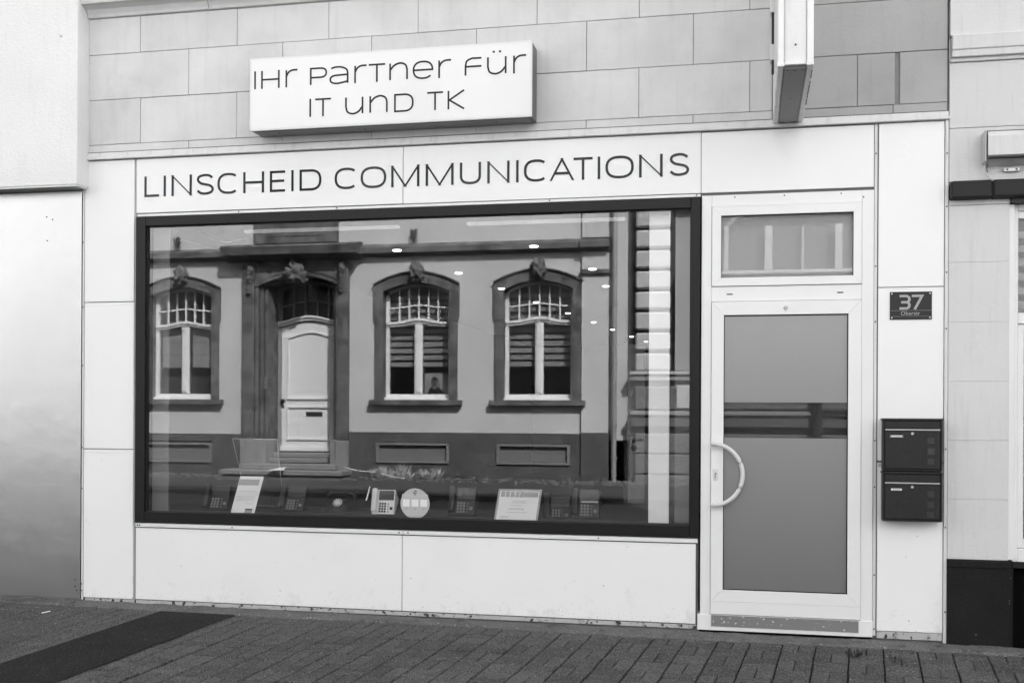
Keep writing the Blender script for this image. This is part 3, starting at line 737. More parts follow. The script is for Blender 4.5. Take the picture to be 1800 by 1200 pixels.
for x, z in ((-5.24, 2.92), (-5.235, 2.74), (-5.19, 2.9), (-4.985, .12), (-4.985, .17), (-4.97, .09)): place(sme, 'rivet', lb, x, -.012, z)
MB().disc((-5.03, -.151, 4.24), .012, (0, -1, 0), .015, 12, .009).build('fixing', TRIM, lb, True)

# ================================================================== RIGHT NEIGHBOUR
rb = thing('pale_neighbour', 'pale stucco building at the right edge with dark plinth and dark ledge', 'building', (2.8, 0, 0))
mb = MB(); mb.box(1.2425, 4.4, .02, 9.5, 2.94, 11.5); mb.box(1.2425, 1.60, .02, 9.5, -.3, 2.94); mb.box(2.9, 4.4, .02, 9.5, -.3, 2.94); mb.box(1.6, 2.9, .3, 9.5, -.3, .55); mb.box(1.6, 2.9, 3.5, 9.5, .55, 2.94)
mb.build('wall', STUCCO_R, rb)
cz = [.529, .912, 1.288, 1.663, 2.041, 2.422, 2.785]
for a, b in zip(cz, cz[1:]): bx('stucco_course', STUCCO_R, rb, 1.2435, 1.607, .0, .02, a+.0005, b-.0005, .0012)
bx('stucco_course', STUCCO_R, rb, 1.2435, 4.4, -.004, .02, 2.936, 3.276, .002); bx('stucco_course', STUCCO_R, rb, 1.2435, 4.4, -.004, .02, 3.279, 3.695, .002)
bx('cornice_band', STUCCO_R, rb, 1.252, 4.4, -.045, .02, 3.722, 3.765, .003); bx('cornice_band', STUCCO_R, rb, 1.246, 4.4, -.02, .02, 3.698, 3.7215, .002)
bx('cornice_band', STUCCO_R, rb, 1.252, 4.4, -.052, .02, 3.7655, 3.862, .006)
bx('stucco_course', STUCCO_R, rb, 1.2435, 4.4, -.03, .02, 3.863, 11.5, .002)
bx('ledge_stone', LEDGE, rb, 1.2445, 1.492, -.075, .02, 2.818, 2.930, .012); bx('ledge_stone', LEDGE, rb, 1.494, 2.4, -.075, .02, 2.818, 2.930, .012); bx('ledge_stone', LEDGE, rb, 2.402, 4.4, -.075, .02, 2.818, 2.930, .012)
bx('course_cap', STUCCO_R, rb, 1.2435, 1.61, -.006, .02, 2.787, 2.8165, .002)
bx('ledge_soffit', SEAL, rb, 1.612, 2.9, -.03, .2, 2.79, 2.8175)
mb = MB(); mb.poly([(1.2415, -.1), (1.617, -.1), (1.617, .525), (1.2415, .529)], -.022, .2); mb.build('plinth', DARKP, rb)
bx('plinth_cap', DARKP, rb, 1.2415, 1.619, -.028, .02, .478, .5275, .006)
bx('plinth_return', DARKP, rb, 1.619, 1.642, .02, .2, -.1, .52)
bx('basement_recess', PITCH, rb, 1.642, 2.9, .14, .3, -.1, .47)
bx('basement_lintel', LEDGE, rb, 1.645, 2.9, .08, .3, .472, .512, .003)
rw = part('neighbour_window', rb)
mb = MB()
mb.box(1.6075, 1.640, .018, .12, .531, 2.785, .003); mb.box(1.640, 1.672, .06, .14, .515, 2.79, .004); mb.box(1.672, 2.9, .06, .14, .515, .60, .004)
mb.box(1.672, 2.9, .06, .14, 2.03, 2.10, .004); mb.box(1.672, 2.9, .06, .14, 2.70, 2.745, .004); mb.box(1.672, 2.9, .06, .14, 2.749, 2.79, .004)
mb.box(1.672, 1.71, .07, .13, .603, 2.027, .004); mb.box(1.71, 2.9, .07, .13, .603, .66, .004); mb.box(1.71, 2.9, .07, .13, 1.98, 2.027, .004)
mb.build('frame', FRAMEW, rw)
pane(rw, 1.711, 2.9, .10, .661, 1.979, PANE, PANEB, .01); pane(rw, 1.673, 2.9, .10, 2.101, 2.699, PANE, PANEB, .01)
mb = MB()
for i in range(22): mb.box(1.69, 2.85, .16, .19, .7+i*.09, .745+i*.09)
mb.build('inner_slats', OGREY, rw)
# wall lamp box on the neighbour
lm = thing('wall_light_box', 'shallow white light fitting with angled underside above the dark ledge at the right edge', 'light fitting', (1.9, 0, 3.03))
mb = MB(); L = [mb.bm.verts.new((1.452, y, z)) for y, z in ((-.01, 3.222), (-.115, 3.222), (-.135, 3.19), (-.135, 3.07), (-.12, 3.062), (-.03, 3.025), (-.01, 3.025))]
Q = [mb.bm.verts.new((2.6, y, z)) for y, z in ((-.01, 3.222), (-.115, 3.222), (-.135, 3.19), (-.135, 3.07), (-.12, 3.062), (-.03, 3.025), (-.01, 3.025))]
mb.bm.faces.new(L); mb.bm.faces.new(Q[::-1])
for i in range(7): mb.bm.faces.new((L[i], Q[i], Q[(i+1) % 7], L[(i+1) % 7]))
mb.build('housing', mat('lamp_white', .6, .4, var=.05, streak=.1), lm)
mb = MB(); mb.poly([(0, 0), (0, 0), (0, 0)], 0, 0) if False else mb.box(1.436, 1.4445, -.125, -.01, 3.035, 3.232, .004); mb.build('end_cap', mat('lamp_grey', .5, .4), lm)
bx('shadow_gap', SEAL, lm, 1.4452, 1.4515, -.11, -.02, 3.05, 3.22)
bx('top_lip', SEAL, lm, 1.446, 2.6, -.118, -.01, 3.2225, 3.2255)
bx('reflector', LEDGE, lm, 1.46, 2.6, -.128, -.05, 3.052, 3.0605)
bx('bracket', ALU, lm, 1.565, 1.66, -.03, -.004, 2.985, 3.008, .002)
for x in (1.585, 1.64): MB().disc((x, -.031, 2.9965), .006, (0, -1, 0), .004, 10).build('bolt', SCREW, lm)
MB().tube([(p[0], p[1], p[2]) for p in [(1.44, -.09, 3.03), (1.437, -.075, 2.99), (1.452, -.05, 2.965), (1.48, -.03, 2.95), (1.53, -.02, 2.937)]], .0035, 6).build('cable', FRAMEW, lm)
MB().tube([(1.462, -.06, 3.03), (1.460, -.05, 3.0), (1.468, -.03, 2.985)], .003, 6).build('cable', SCREW, lm)

# low building further right lets the sun through
t = thing('low_building', 'lower building further right past the pale neighbour', 'building', (9, 0, 0))
mb = MB(); mb.box(4.45, 20, .02, 9.5, -.3, 5.2); mb.build('wall', STUCCO_R, t)
for i in range(5):
    wi = MB(); wi.box(5.4+i*2.6, 6.5+i*2.6, -.02, .03, .9, 2.6); wi.build('window', OGLASS, t)
t = thing('tall_terrace', 'tall terrace of houses continuing left of the stucco neighbour', 'building', (-22, 0, 0))
mb = MB(); mb.box(-32, -14.05, .02, 9.5, -.3, 11.5); mb.build('wall', STUCCO, t)
for i in range(6):
    for z in (.9, 4.5, 7.6):
        wi = MB(); wi.box(-31+i*2.8, -29.8+i*2.8, -.0, .04, z, z+1.8); wi.build('window', OGLASS, t)

# ================================================================== SHOP INTERIOR
def struct(name, mb, m): return tag(mb.build(name, m), kind='structure')
struct('interior_floor', MB().box(-4.61, .99, .21, 15.99, -.05, .10), INF)
mb = MB(); mb.box(-4.615, -4.6, .21, 15.99, .1, 2.865); mb.box(.98, .995, .21, 15.99, .1, 2.865); mb.box(-4.6, .98, 15.97, 15.99, .1, 2.865)
mb.box(-.15, .98, 1.5, 1.52, .1, 2.865)
struct('interior_walls', mb, INW)
struct('interior_ceiling', MB().box(-4.6, .98, .21, 15.97, 2.87, 2.91), INC)
mb = MB(); mb.box(-1.27, -1.235, 3.95, 4.0, .1, 2.18); mb.box(-1.04, -.42, 3.95, 4.0, .1, 2.18)
struct('partition_wall', mb, INW)
nt_ = thing('interior_door', 'white inner door with dark lever handle, ajar, deep inside the shop', 'door', (-1.14, 3.95, .1))
bx('door_leaf', mat('inner_door_white', .42, .5, var=.02), nt_, -1.225, -1.050, 3.90, 3.945, .105, 2.155, .003)
mb = MB(); mb.disc((-1.168, 3.90, 1.17), .030, (0, -1, 0), .008, 16); mb.tube([(-1.168, 3.895, 1.17), (-1.168, 3.855, 1.17), (-1.06, 3.85, 1.17)], .011, 8); mb.disc((-1.158, 3.90, 1.085), .03, (0, -1, 0), .008, 16)
mb.build('lever_handle', PHBLK, nt_, True)
tag(bx('pillar_panel', INWHITE, None, -.6735, -.5335, .095, .125, .70, 2.83, .002), 'bright white upright strip standing right behind the window glass near its right edge', 'panel')
tag(bx('lining_panel', INGREY, None, -4.44, -4.276, .095, .11, .66, 2.88), 'dim grey upright lining just inside the left edge of the window', 'lining')
tag(bx('lining_panel', INGREY, None, -.498, -.36, .14, .155, .66, 2.88), 'dim grey upright lining just inside the right edge of the window', 'lining')
# display platform with curved back on the right
P = [(-4.6, .14), (-.36, .14), (-.36, 1.75)]+[(-.36-.9*t, 1.75-.06*t) for t in (.4, .7)]+[tuple(p) for p in cr([(-1.1, 1.62), (-1.35, 1.35), (-1.6, 1.0), (-2.0, .78), (-2.6, .7)], 5)]+[(-4.6, .7)]
mb = MB(); a = [mb.bm.verts.new((x, y, .70)) for x, y in P]; b = [mb.bm.verts.new((x, y, .66)) for x, y in P]
mb.bm.faces.new(a); mb.bm.faces.new(b[::-1])
for i in range(len(P)): mb.bm.faces.new((a[i], b[i], b[(i+1) % len(P)], a[(i+1) % len(P)]))
mb.build('display_top', CLOTH); dp = bpy.data.objects['display_top']
tag(dp, 'low dark display shelf behind the window, its back edge curving inwards on the right', 'shelf')
# ceiling spots
sp_me = MB().disc((0, 0, 0), .034, (0, 0, -1), .008, 20).mesh('spot_lens', SPOT)
rg_me = MB().disc((0, 0, 0), .045, (0, 0, -1), .005, 20).mesh('spot_ring', INWHITE)
SP = [(-3.01, 1.71), (-2.89, 3.35), (-2.77, 4.8), (-2.68, 6.43), (-2.53, 8.04), (-2.39, 9.7), (-2.29, 11.3), (-2.15, 13.1), (-2.02, 14.6), (-1.79, 1.69), (-1.51, 3.27), (-1.57, 4.77)]
od_ = ['nearest the window in', 'second from the window in', 'third from the window in', 'fourth from the window in', 'fifth from the window in', 'sixth from the window in', 'seventh from the window in', 'eighth from the window in', 'last and farthest in']
names = [o+' the long left row' for o in od_]+['nearest the window in the short right row', 'middle one of the short right row', 'farthest in the short right row']
for (x, y), nme in zip(SP, names):
    t = thing('ceiling_spotlight', 'lit round ceiling spotlight inside the shop, '+nme, 'ceiling light', (x, y, 2.862), 'round ceiling spotlights in the shop')
    place(rg_me, 'ring', t, x, y, 2.862); place(sp_me, 'lens', t, x, y, 2.858)
for (a, b, y, lab) in ((-3.88, -2.62, .56, 'left dim linear ceiling lamp close behind the window top'), (-2.07, -.89, .53, 'right dim linear ceiling lamp close behind the window top')):
    tag(bx('linear_lamp', TUBE, None, a, b, y-.03, y+.03, 2.85, 2.869), lab, 'ceiling light', 'linear ceiling lamps in the shop')
CABLE = [(-4.458, 2.720), (-4.458, 2.787), (-4.434, 2.854), (-4.385, 2.898), (-4.306, 2.886), (-4.208, 2.848), (-4.101, 2.800), (-4.019, 2.771), (-3.932, 2.782), (-3.812, 2.809)]
tag(MB().tube([(p[0], .5, p[1]) for p in cr(CABLE, 5)], .004, 6).build('hanging_cable', INWHITE), 'thin white cable sagging across the upper left of the window', 'cable')

# ---- things in the window
def tilt(o, loc, rx=0, rz=0): o.location = loc; o.rotation_euler = (rx, 0, rz)
def phone(lab, x, y, rz, dark=True, big=False, keys=True, silver=False):
    t = thing('desk_phone', lab, 'phone', (0, 0, 0), 'phones on display in the window')
    body = PHBLK if dark else PHWHT
    mb = MB(); mb.poly([(-.10, 0), (.10, 0), (.10, .02), (-.10, .02)], -.09, .09)
    for v in mb.bm.verts:
        if v.co.z > .01: v.co.z = .02+(v.co.y+.09)*.55; v.co.x *= .96
    mb.build('body', body, t)
    sl = lambda y_: .022+(y_+.09)*.55
    # handset on the left
    mb = MB(); mb.box(-.098, -.052, -.085, .085, 0, .022, .007)
    for v in mb.bm.verts: v.co.z += sl(v.co.y)+(.012 if abs(v.co.y) > .05 else .02)
    mb.build('handset', body, t, True)
    mb = MB(); mb.box(-.04, .088, .012, .082, 0, .003)
    for v in mb.bm.verts: v.co.z += sl(v.co.y)
    mb.build('screen', PHSCR, t)
    if keys:
        mb = MB()
        for i in range(3):
            for j in range(4): mb.box(-.035+i*.022, -.020+i*.022, -.078+j*.019, -.066+j*.019, 0, .004)
        for j in range(4): mb.box(.038, .048, -.076+j*.019, -.070+j*.019, 0, .003)
        for v in mb.bm.verts: v.co.z += sl(v.co.y)
        mb.build('keypad', PHKEY if dark else PHBLK, t)
        mb = MB(); mb.disc((.07, -.048, sl(-.048)), .013, (0, -.48, .88), .004, 14); mb.build('dial_key', PHKEY if dark else PHBLK, t)
    if silver:
        mb = MB(); mb.box(-.035, .088, .004, .010, 0, .006)
        for v in mb.bm.verts: v.co.z += sl(v.co.y)
        mb.build('silver_bar', MAILSTRIP, t)
    tilt(t, (x, y, .7), R(28), rz)
    return t
def lift(t, dz): t.location.z += dz
lift(phone('black desk phone at the far left of the window display', -3.98, .32, R(8)), .03)
lift(phone('black desk phone standing just right of the tilted flyer', -3.36, .32, R(4)), .03)
p = phone('white desk phone with its handset on the left, beside the round sticker', -2.63, .30, R(2), False); p.rotation_euler.x = R(46); lift(p, .045); p.scale = (.88,)*3
p = phone('black desk phone between the round sticker and the framed certificate', -2.04, .34, R(0)); p.rotation_euler.x = R(40); lift(p, .05)
p = phone('black desk phone with a silver bar under its screen, right of the certificate', -1.13, .34, R(-2), silver=True); p.rotation_euler.x = R(48); lift(p, .06)
p = phone('flat grey topped desk phone tucked beside the certificate', -1.36, .42, R(6)); lift(p, -.005)
# rotary phone
t = thing('rotary_phone', 'old black rotary dial phone left of the white desk phone', 'phone', (-3.02, .42, .7), 'phones on display in the window')
mb = MB(); mb.disc((-3.02, .42, .70), .10, (0, 0, 1), .05, 20, .075); mb.disc((-3.02, .42, .75), .075, (0, 0, 1), .03, 20, .05); mb.build('body', PHBLK, t, True)
MB().tube([(-3.13, .44, .80), (-3.11, .44, .825), (-3.06, .44, .832), (-2.98, .44, .832), (-2.93, .44, .825), (-2.91, .44, .80)], [.024, .02, .014, .014, .02, .024], 10).build('handset', PHBLK, t, True)
d = Vector((0, -.75, .66)).normalized()
MB().disc((-3.02, .345, .765), .036, d, .006, 24).build('dial', PHKEY2, t)
mb = MB(); u = Vector((1, 0, 0)); v_ = d.cross(u)
for i in range(10):
    c_ = Vector((-3.02, .345, .765))+d*.006+(u*math.cos(i*.6)+v_*math.sin(i*.6))*.027
    mb.disc(c_, .0055, d, .001, 8)
mb.build('finger_holes', PHBLK, t)
t = thing('acrylic_holder', 'empty clear acrylic holder with pale edges standing behind the tilted flyer', 'sign holder', (-3.72, .45, .70))
AC = [(-3.93, 1.235), (-3.56, 1.235), (-3.50, .72), (-3.80, .72)]
mb = MB()
for i_ in range(4): stroke(mb, [AC[i_], AC[(i_+1) % 4]], .006 if i_ == 0 else .003, .45+.0002*i_, .453)
mb.build('edge', mat('acrylic_edge', .4, .4), t)
MB().poly(AC, .4535, .4555).build('sheet', glass('clear_acrylic', .03, .97, 0), t)
# flyer leaning on stand
def board(name, lab, cat, x0, x1, h, y, lean, shear, m):
    t = thing(name, lab, cat, (0, 0, 0)); return t
t = thing('flyer', 'tall white flyer leaning between two black phones at the left of the window', 'flyer', (-3.69, .14, .70))
def sheared(parent, name, m, u0, u1, v0, v1, dy, org=(-3.785, .13, .685), w_=.19, h_=.275, sh=.030, back=.10):
    mb = MB(); P_ = []
    for u, v in ((u0, v0), (u1, v0), (u1, v1), (u0, v1)):
        P_.append((org[0]+u*w_+v*sh, org[1]+v*back-dy, org[2]+v*h_))
    a = [mb.bm.verts.new(q) for q in P_]; b = [mb.bm.verts.new((q[0], q[1]+.002, q[2])) for q in P_]
    mb.bm.faces.new(a); mb.bm.faces.new(b[::-1])
    for i in range(4): mb.bm.faces.new((a[i], b[i], b[(i+1) % 4], a[(i+1) % 4]))
    return mb.build(name, m, parent)
sheared(t, 'sheet', PAPER, 0, 1, 0, 1, 0); sheared(t, 'heading', PAPERG, .02, .88, .76, .92, .003)
mb_ = [(.12, .80, .60, .612), (.08, .84, .46, .468), (.05, .85, .42, .428), (.1, .86, .385, .392), (.07, .8, .35, .357), (.5, .86, .27, .278), (.02, .2, .08, .09)]
for a_, b_, c_, d_ in mb_: sheared(t, 'printed_line', PAPERL, a_, b_, c_, d_, .003)
sheared(t, 'printed_box', PAPERG, .58, .88, .01, .10, .003); sheared(t, 'printed_box', SIGNTXT, .58, .88, .105, .14, .003)
# framed certificate
t = thing('framed_certificate', 'white certificate in a thin frame leaning inside the window right of centre', 'certificate', (-1.6, .14, .70))
kw = dict(org=(-1.765, .13, .69), w_=.315, h_=.215, sh=.018, back=.07)
sheared(t, 'frame', PAPERG, 0, 1, 0, 1, 0, **kw); sheared(t, 'sheet', PAPER, .045, .955, .0, .935, .003, **kw)
for i in range(5): sheared(t, 'printed_heading', PAPERG, .08+i*.11, .17+i*.11, .75+.0*i, .925, .006, **kw)
sheared(t, 'printed_heading', PAPERG, .62, .93, .76, .92, .006, **kw)
for a_, b_, c_ in ((.36, .68, .62), (.36, .68, .56), (.33, .6, .47), (.3, .66, .37), (.3, .66, .34), (.25, .74, .25), (.13, .32, .12), (.13, .32, .08)): sheared(t, 'printed_line', PAPERL, a_, b_, c_, c_+.014, .006, **kw)
# folded letter lying deeper
t = thing('open_letter', 'loose white sheet lying inside the window above the left phones', 'paper', (-3.2, .6, .70))
# round sticker on glass
t = thing('round_sticker', 'pale round sticker with three blank white squares on the lower window glass', 'sticker', (-2.342, .012, .80))
mb = MB(); cx, cz_, r_ = -2.312, .803, .1075
pts = [(cx+r_*math.cos(R(a)), max(cz_+r_*math.sin(R(a)), .699)) for a in range(0, 360, 6)]
pts2 = []
for p_ in pts:
    if not pts2 or (abs(p_[0]-pts2[-1][0])+abs(p_[1]-pts2[-1][1])) > 1e-4: pts2.append(p_)
mb.poly(pts2, .0105, .0125); mb.build('disc', STICK, t)
for i in (-1, 0, 1):
    mb = MB(); x = cx+i*.0645; mb.box(x-.0255, x+.0255, .0092, .0104, .781, .832); mb.build('white_square', STICKW, t)
    mb = MB(); mb.disc((x, .0104, .764), .008, (0, -1, 0), .001, 12); mb.build('printed_icon', PAPERG, t)
bx('printed_band', PAPERL, t, cx-.095, cx+.095, .0098, .0104, .842, .868)
mb = MB(); mb.box(cx-.055, cx+.055, .0094, .0104, .708, .716); mb.build('printed_line', PAPERG, t)
mb = MB()
stroke(mb, [(cx-.012, .885), (cx-.002, .872), (cx+.012, .878)], .006, .0090, .0104); stroke(mb, [(cx-.004, .893), (cx+.012, .888)], .007, .0092, .0104); stroke(mb, [(cx-.006, .866), (cx+.004, .862)], .005, .0092, .0104)
mb.build('printed_bird_mark', SIGNTXT, t)
tag(MB().tube([(-2.742, .2, .80), (-2.722, .22, .90)], .005, 8).build('pen', CHROME), 'slim silver pen standing upright left of the white phone', 'pen')
tag(MB().tube([(p_[0], p_[1], .705) for p_ in cr([(-3.3, .4), (-3.2, .45), (-3.1, .36), (-2.95, .5), (-2.8, .42)], 5)], .004, 6).build('phone_cord', PHBLK), 'black phone cord lying between the phones', 'cord')

# small weeds, cigarette end
for x, y, n_, s_, l_ in ((.64, -.42, 60, .05, 'small dark weed in the paving joint in front of the door'), (.86, -.5, 18, .03, 'tiny dark weed in the paving joint below the letterboxes')):
    mb = MB(); leafclump(mb, (x, y, gz(x, y)), s_, .03, n_, .022, int(x*100)); tag(mb.build('weed', mat('dark_weed', .025, .8)), l_, 'weed', 'weeds in the paving joints')
tag(MB().tube([(-4.98, -.42, gz(-5, -.42)+.006), (-4.955, -.36, gz(-5, -.36)+.006)], .004, 8).build('cigarette_end', PAPER), 'white cigarette end on the pavers in front of the steel panel', 'litter')

# ================================================================== HOUSE ACROSS THE STREET (seen in the glass); mirrored depth, front at y = -12
F = -12.0
oh = thing('opposite_house', 'sunlit old town house with arched windows reflected in the shop window', 'house', (-8, F, .2))
def ob(name, m, parent, x0, x1, d0, d1, z0, z1, bev=0):
    """box on the opposite front; d is how far it stands out towards the street (negative = behind)"""
    return MB().box(x0, x1, F+d0, F+d1, z0, z1, bev).build(name, m, parent)
def arch(cx, hw, zs, rise, n=14):
    return [(cx-hw+2*hw*i/n, zs+rise*(1-((i/n)*2-1)**2)) for i in range(n+1)]
WC = [-13.0, -10.72, -6.0, -3.72]
edges = []
mbw = MB()
def opening(cx, hw, z0, zs, rise, ztop):
    A_ = arch(cx, hw, zs, rise); B_ = [(p[0], ztop) for p in A_]
    mbw.quadstrip(A_, B_, F-.3, F)
    if z0 > .95: mbw.box(cx-hw, cx+hw, F-.3, F, .95, z0)
ops = [(c, .74, 1.66, 3.72, .2) for c in WC]+[(-8.28, .80, .3, 3.80, .2)]
for c, hw, z0, zs, rise in ops: opening(c, hw, z0, zs, rise, 4.35)
xs = sorted([(c-hw, c+hw) for c, hw, *_ in ops]); prev = -15.0
for a, b in xs+[(-2.05, 0)]:
    mbw.box(prev, a, F-.3, F, .95, 4.35); prev = b
mbw.box(-15.0, -2.05, F-.3, F, 4.35, 4.95)
# upper storeys with window openings
for zz in (4.95, 8.2):
    mbw.box(-15, -2.05, F-.3, F, zz, zz+.45); prev = -15.0
    for c in WC:
        mbw.box(prev, c-.6, F-.3, F, zz+.45, zz+2.55); prev = c+.6
    mbw.box(prev, -2.05, F-.3, F, zz+.45, zz+2.55); mbw.box(-15, -2.05, F-.3, F, zz+2.55, zz+3.25)
mbw.build('wall', OSTUCCO, oh)
ob('inner_wall', ODARK, oh, -15, -2.05, -7, -3.5, -.3, 11.3)
mb = MB(); mb.box(-15, -14.9, F-3.5, F-.31, 0, 11.3); mb.box(-15, -2.05, F-3.5, F-.31, 4.45, 4.5); mb.box(-2.15, -2.05, F-3.5, F-.31, 0, 11.3); mb.box(-15, -2.05, F-3.5, F-.31, .0, .1); mb.build('floors', ODARK, oh)
mb = MB(); mb.poly([(-15.2, 11.45), (-1.9, 11.45), (-1.9, 11.6), (-15.2, 11.6)], F-7, F+.35)
mb.box(-15.1, -2, F-6.8, F+.1, 11.6, 13.4)
mb.build('roof', ROOF, oh)
# plinth with cellar panels
pan = [(-13.7, -12.3), (-11.47, -10.06), (-6.75, -5.35), (-4.46, -3.12)]
prev = -15.0
mb = MB(); mb.box(-15, -9.42, F, F+.05, .0, .45); mb.box(-15, -9.42, F, F+.05, .86, 1.0)
mb.box(-7.28, -2.935, F, F+.05, .0, .50); mb.box(-7.28, -2.935, F, F+.05, .88, 1.06)
for a, b in ((-15, -13.7), (-12.3, -11.47), (-10.06, -9.42)): mb.box(a, b, F, F+.05, .45, .86)
for a, b in ((-7.28, -6.75), (-5.35, -4.46), (-3.12, -2.935)): mb.box(a, b, F, F+.05, .50, .88)
mb.build('plinth', OPLINTH, oh)
for a, b in pan:
    z0, z1 = (.45, .83) if a < -9 else (.50, .87)
    ob('cellar_hatch', OPANEL, oh, a+.05, b-.05, .0, .02, z0+.05, z1-.05)
    mb = MB(); ringframe(mb, a, b, z0, z1, a+.05, b-.05, z0+.045, z1-.045, F+.01, F+.08); mb.build('hatch_frame', mat('hatch_frame_grey', .2, .6), oh)
# main cornice / string course
prof = [(0, 4.30), (.06, 4.31), (.09, 4.345), (.15, 4.36), (.15, 4.46), (.12, 4.485), (.05, 4.51), (0, 4.54)]
def course(x0, x1, prof, m, name, par=oh):
    mb = MB(); L = [mb.bm.verts.new((x0, F+d_, z)) for d_, z in prof]; Q = [mb.bm.verts.new((x1, F+d_, z)) for d_, z in prof]
    for i in range(len(prof)-1): mb.bm.faces.new((L[i], Q[i], Q[i+1], L[i+1]))
    mb.bm.faces.new(L); mb.bm.faces.new(Q[::-1]); return mb.build(name, m, par)
course(-15, -9.45, prof, OSTONE, 'string_course'); course(-7.25, -2.95, prof, OSTONE, 'string_course')
course(-2.94, -2.42, [(a+.05 if a else 0, z) for a, z in prof], OSTONE, 'string_course')
big = [(0, 4.26), (.10, 4.28), (.16, 4.33), (.34, 4.36), (.36, 4.44), (.38, 4.50), (.34, 4.54), (.1, 4.58), (0, 4.60)]
course(-9.75, -7.05, big, OSTONE, 'door_canopy')
ob('oriel_panel', OSTONE, oh, -9.15, -7.52, -.02, .16, 4.58, 6.6, .01)
mb = MB(); ringframe(mb, -8.95, -7.72, 4.72, 6.4, -8.88, -7.79, 4.79, 6.33, F+.12, F+.172); mb.build('oriel_moulding', OSTONE, oh)
course(-15, -2.05, [(0, 11.0), (.2, 11.1), (.3, 11.3), (.3, 11.42), (0, 11.44)], OSTONE, 'eaves_cornice')
for zz in (5.4, 8.65):
    for c in WC:
        w_ = part('upper_window', oh)
        mb = MB(); ringframe(mb, c-.6, c+.6, zz, zz+2.1, c-.52, c+.52, zz+.08, zz+2.02, F-.18, F-.12)
        mb.box(c-.04, c+.04, F-.17, F-.12, zz+.08, zz+2.02); mb.box(c-.52, c-.041, F-.17, F-.13, zz+1.4, zz+1.46); mb.box(c+.041, c+.52, F-.17, F-.13, zz+1.4, zz+1.46); mb.build('frame', OWHITE, w_)
        mb = MB(); mb.box(c-.52, c+.52, F-.20, F-.19, zz+.08, zz+2.02); mb.build('pane', OGLASS, w_)
# ---- ground floor windows
def owindow(cx, i, blind):
    hw, zs, rise = .635, 3.66, .15
    w_ = part('arched_window', oh)
    # stone surround: two jambs and an arched head
    A_ = arch(cx, .82, 3.79, .22); B_ = arch(cx, hw, zs, rise)
    MB().quadstrip(A_, B_, F-.24, F+.05).build('surround_head', OSTONE, w_)
    for s in (-1, 1):
        x0, x1 = sorted((cx+s*hw, cx+s*.79)); MB().box(x0, x1, F-.24, F+.045, 1.66, 3.1, .004).build('surround_jamb', OSTONE, w_)
        x0, x1 = sorted((cx+s*hw, cx+s*.82)); MB().poly([(cx+s*hw, 3.1), (cx+s*.79, 3.1), (cx+s*.82, 3.16), (cx+s*.82, 3.79), (cx+s*hw, 3.66)], F-.24, F+.048).build('surround_jamb', OSTONE, w_)
        e = cx+s*.80; A2 = arch(cx, .86, 3.78, .235)
    # thin outer moulding
    O_ = arch(cx, .845, 3.79, .24); I_ = arch(cx, .80, 3.785, .22); MB().quadstrip(O_, I_, F+.051, F+.085).build('hood_mould', OSTONE, w_)
    MB().box(cx-.88, cx+.88, F-.05, F+.13, 1.555, 1.658, .008).build('sill', OSTONE, w_)
    y0, y1 = F-.20, F-.145
    mb = MB()
    mb.box(cx-hw, cx-hw+.065, y0, y1, 1.70, 3.66); mb.box(cx+hw-.065, cx+hw, y0, y1, 1.70, 3.66); mb.box(cx-hw+.065, cx+hw-.065, y0, y1, 1.70, 1.765)
    mb.quadstrip([(x, z) for x, z in arch(cx, hw-.001, 3.655, .15)], [(x, z) for x, z in arch(cx, hw-.001, 3.60, .15)], y0, y1)
    mb.box(cx-hw, cx+hw, F-.20, F-.06, 1.66, 1.698)
    mb.build('frame', OWHITE, w_)
    # wavy transom bar
    wave = lambda zc, amp, n=20: [(cx-hw+.02+(2*hw-.04)*k_/n, zc+amp*math.exp(-(((k_/n)*2-1)/.5)**2)) for k_ in range(n+1)]
    MB().quadstrip(wave(3.10, .075), wave(3.05, .075), F-.19, F-.105).quadstrip(wave(3.045, .075), wave(3.01, .075), F-.19, F-.13).build('transom_bar', OWHITE, w_)
    mb = MB(); mb.box(cx-.075, cx+.075, F-.19, F-.13, 1.765, 3.06, .006); mb.box(cx-.045, cx+.045, F-.13, F-.105, 1.80, 3.06, .006); mb.build('mullion', OWHITE, w_)
    mb = MB()
    for k_ in range(-2, 3): mb.box(cx+k_*.187-.013, cx+k_*.187+.013, F-.18, F-.14, 3.1, 3.74-abs(k_)*.02)
    mb.quadstrip(wave(3.375, .05), wave(3.35, .05), F-.178, F-.142)
    mb.build('glazing_bars', OWHITE, w_)
    MB().quadstrip(arch(cx, hw-.01, 3.62, .15), [(x, 1.75) for x, z in arch(cx, hw-.01, 3.62, .15)], F-.212, F-.204).build('pane', glassO, w_)
    if blind == 'roman':
        for s in (-1, 1):
            a, b = sorted((cx+s*.09, cx+s*(hw-.08)))
            for q in range(3): MB().box(a, b, F-.30, F-.27+.004*q, 2.28+q*.25, 2.52+q*.25).build('roman_blind', BLIND, w_)
        MB().box(cx-hw, cx+hw, F-.42, F-.40, 1.7, 2.1).build('inner_curtain', BLINDD, w_)
    else:
        for q in range(11):
            z = 2.28+q*.125; MB().box(cx-hw, cx+hw, F-.30, F-.29, z, z+.085 if z < 2.7 else z+.075).build('blind_band', BLIND, w_)
    # carved keystone
    lump(w_, 'carved_keystone', OSTONE, (cx+.02, F+.09, 4.0), (.13, .12, .19), i+1, .5, 17)
    if 0: lump(w_, 'carved_keystone_crown', OSTONE, (cx+.02, F+.1, 4.1), (.14, .10, .06), i+5, .5, 20)
    return w_
m_, n_, o_ = newmat('old_pane')
g1 = nd(n_, 'ShaderNodeBsdfGlossy'); g1.inputs['Roughness'].default_value = .01; t1 = nd(n_, 'ShaderNodeBsdfTransparent'); t1.inputs['Color'].default_value = (.8, .8, .8, 1)
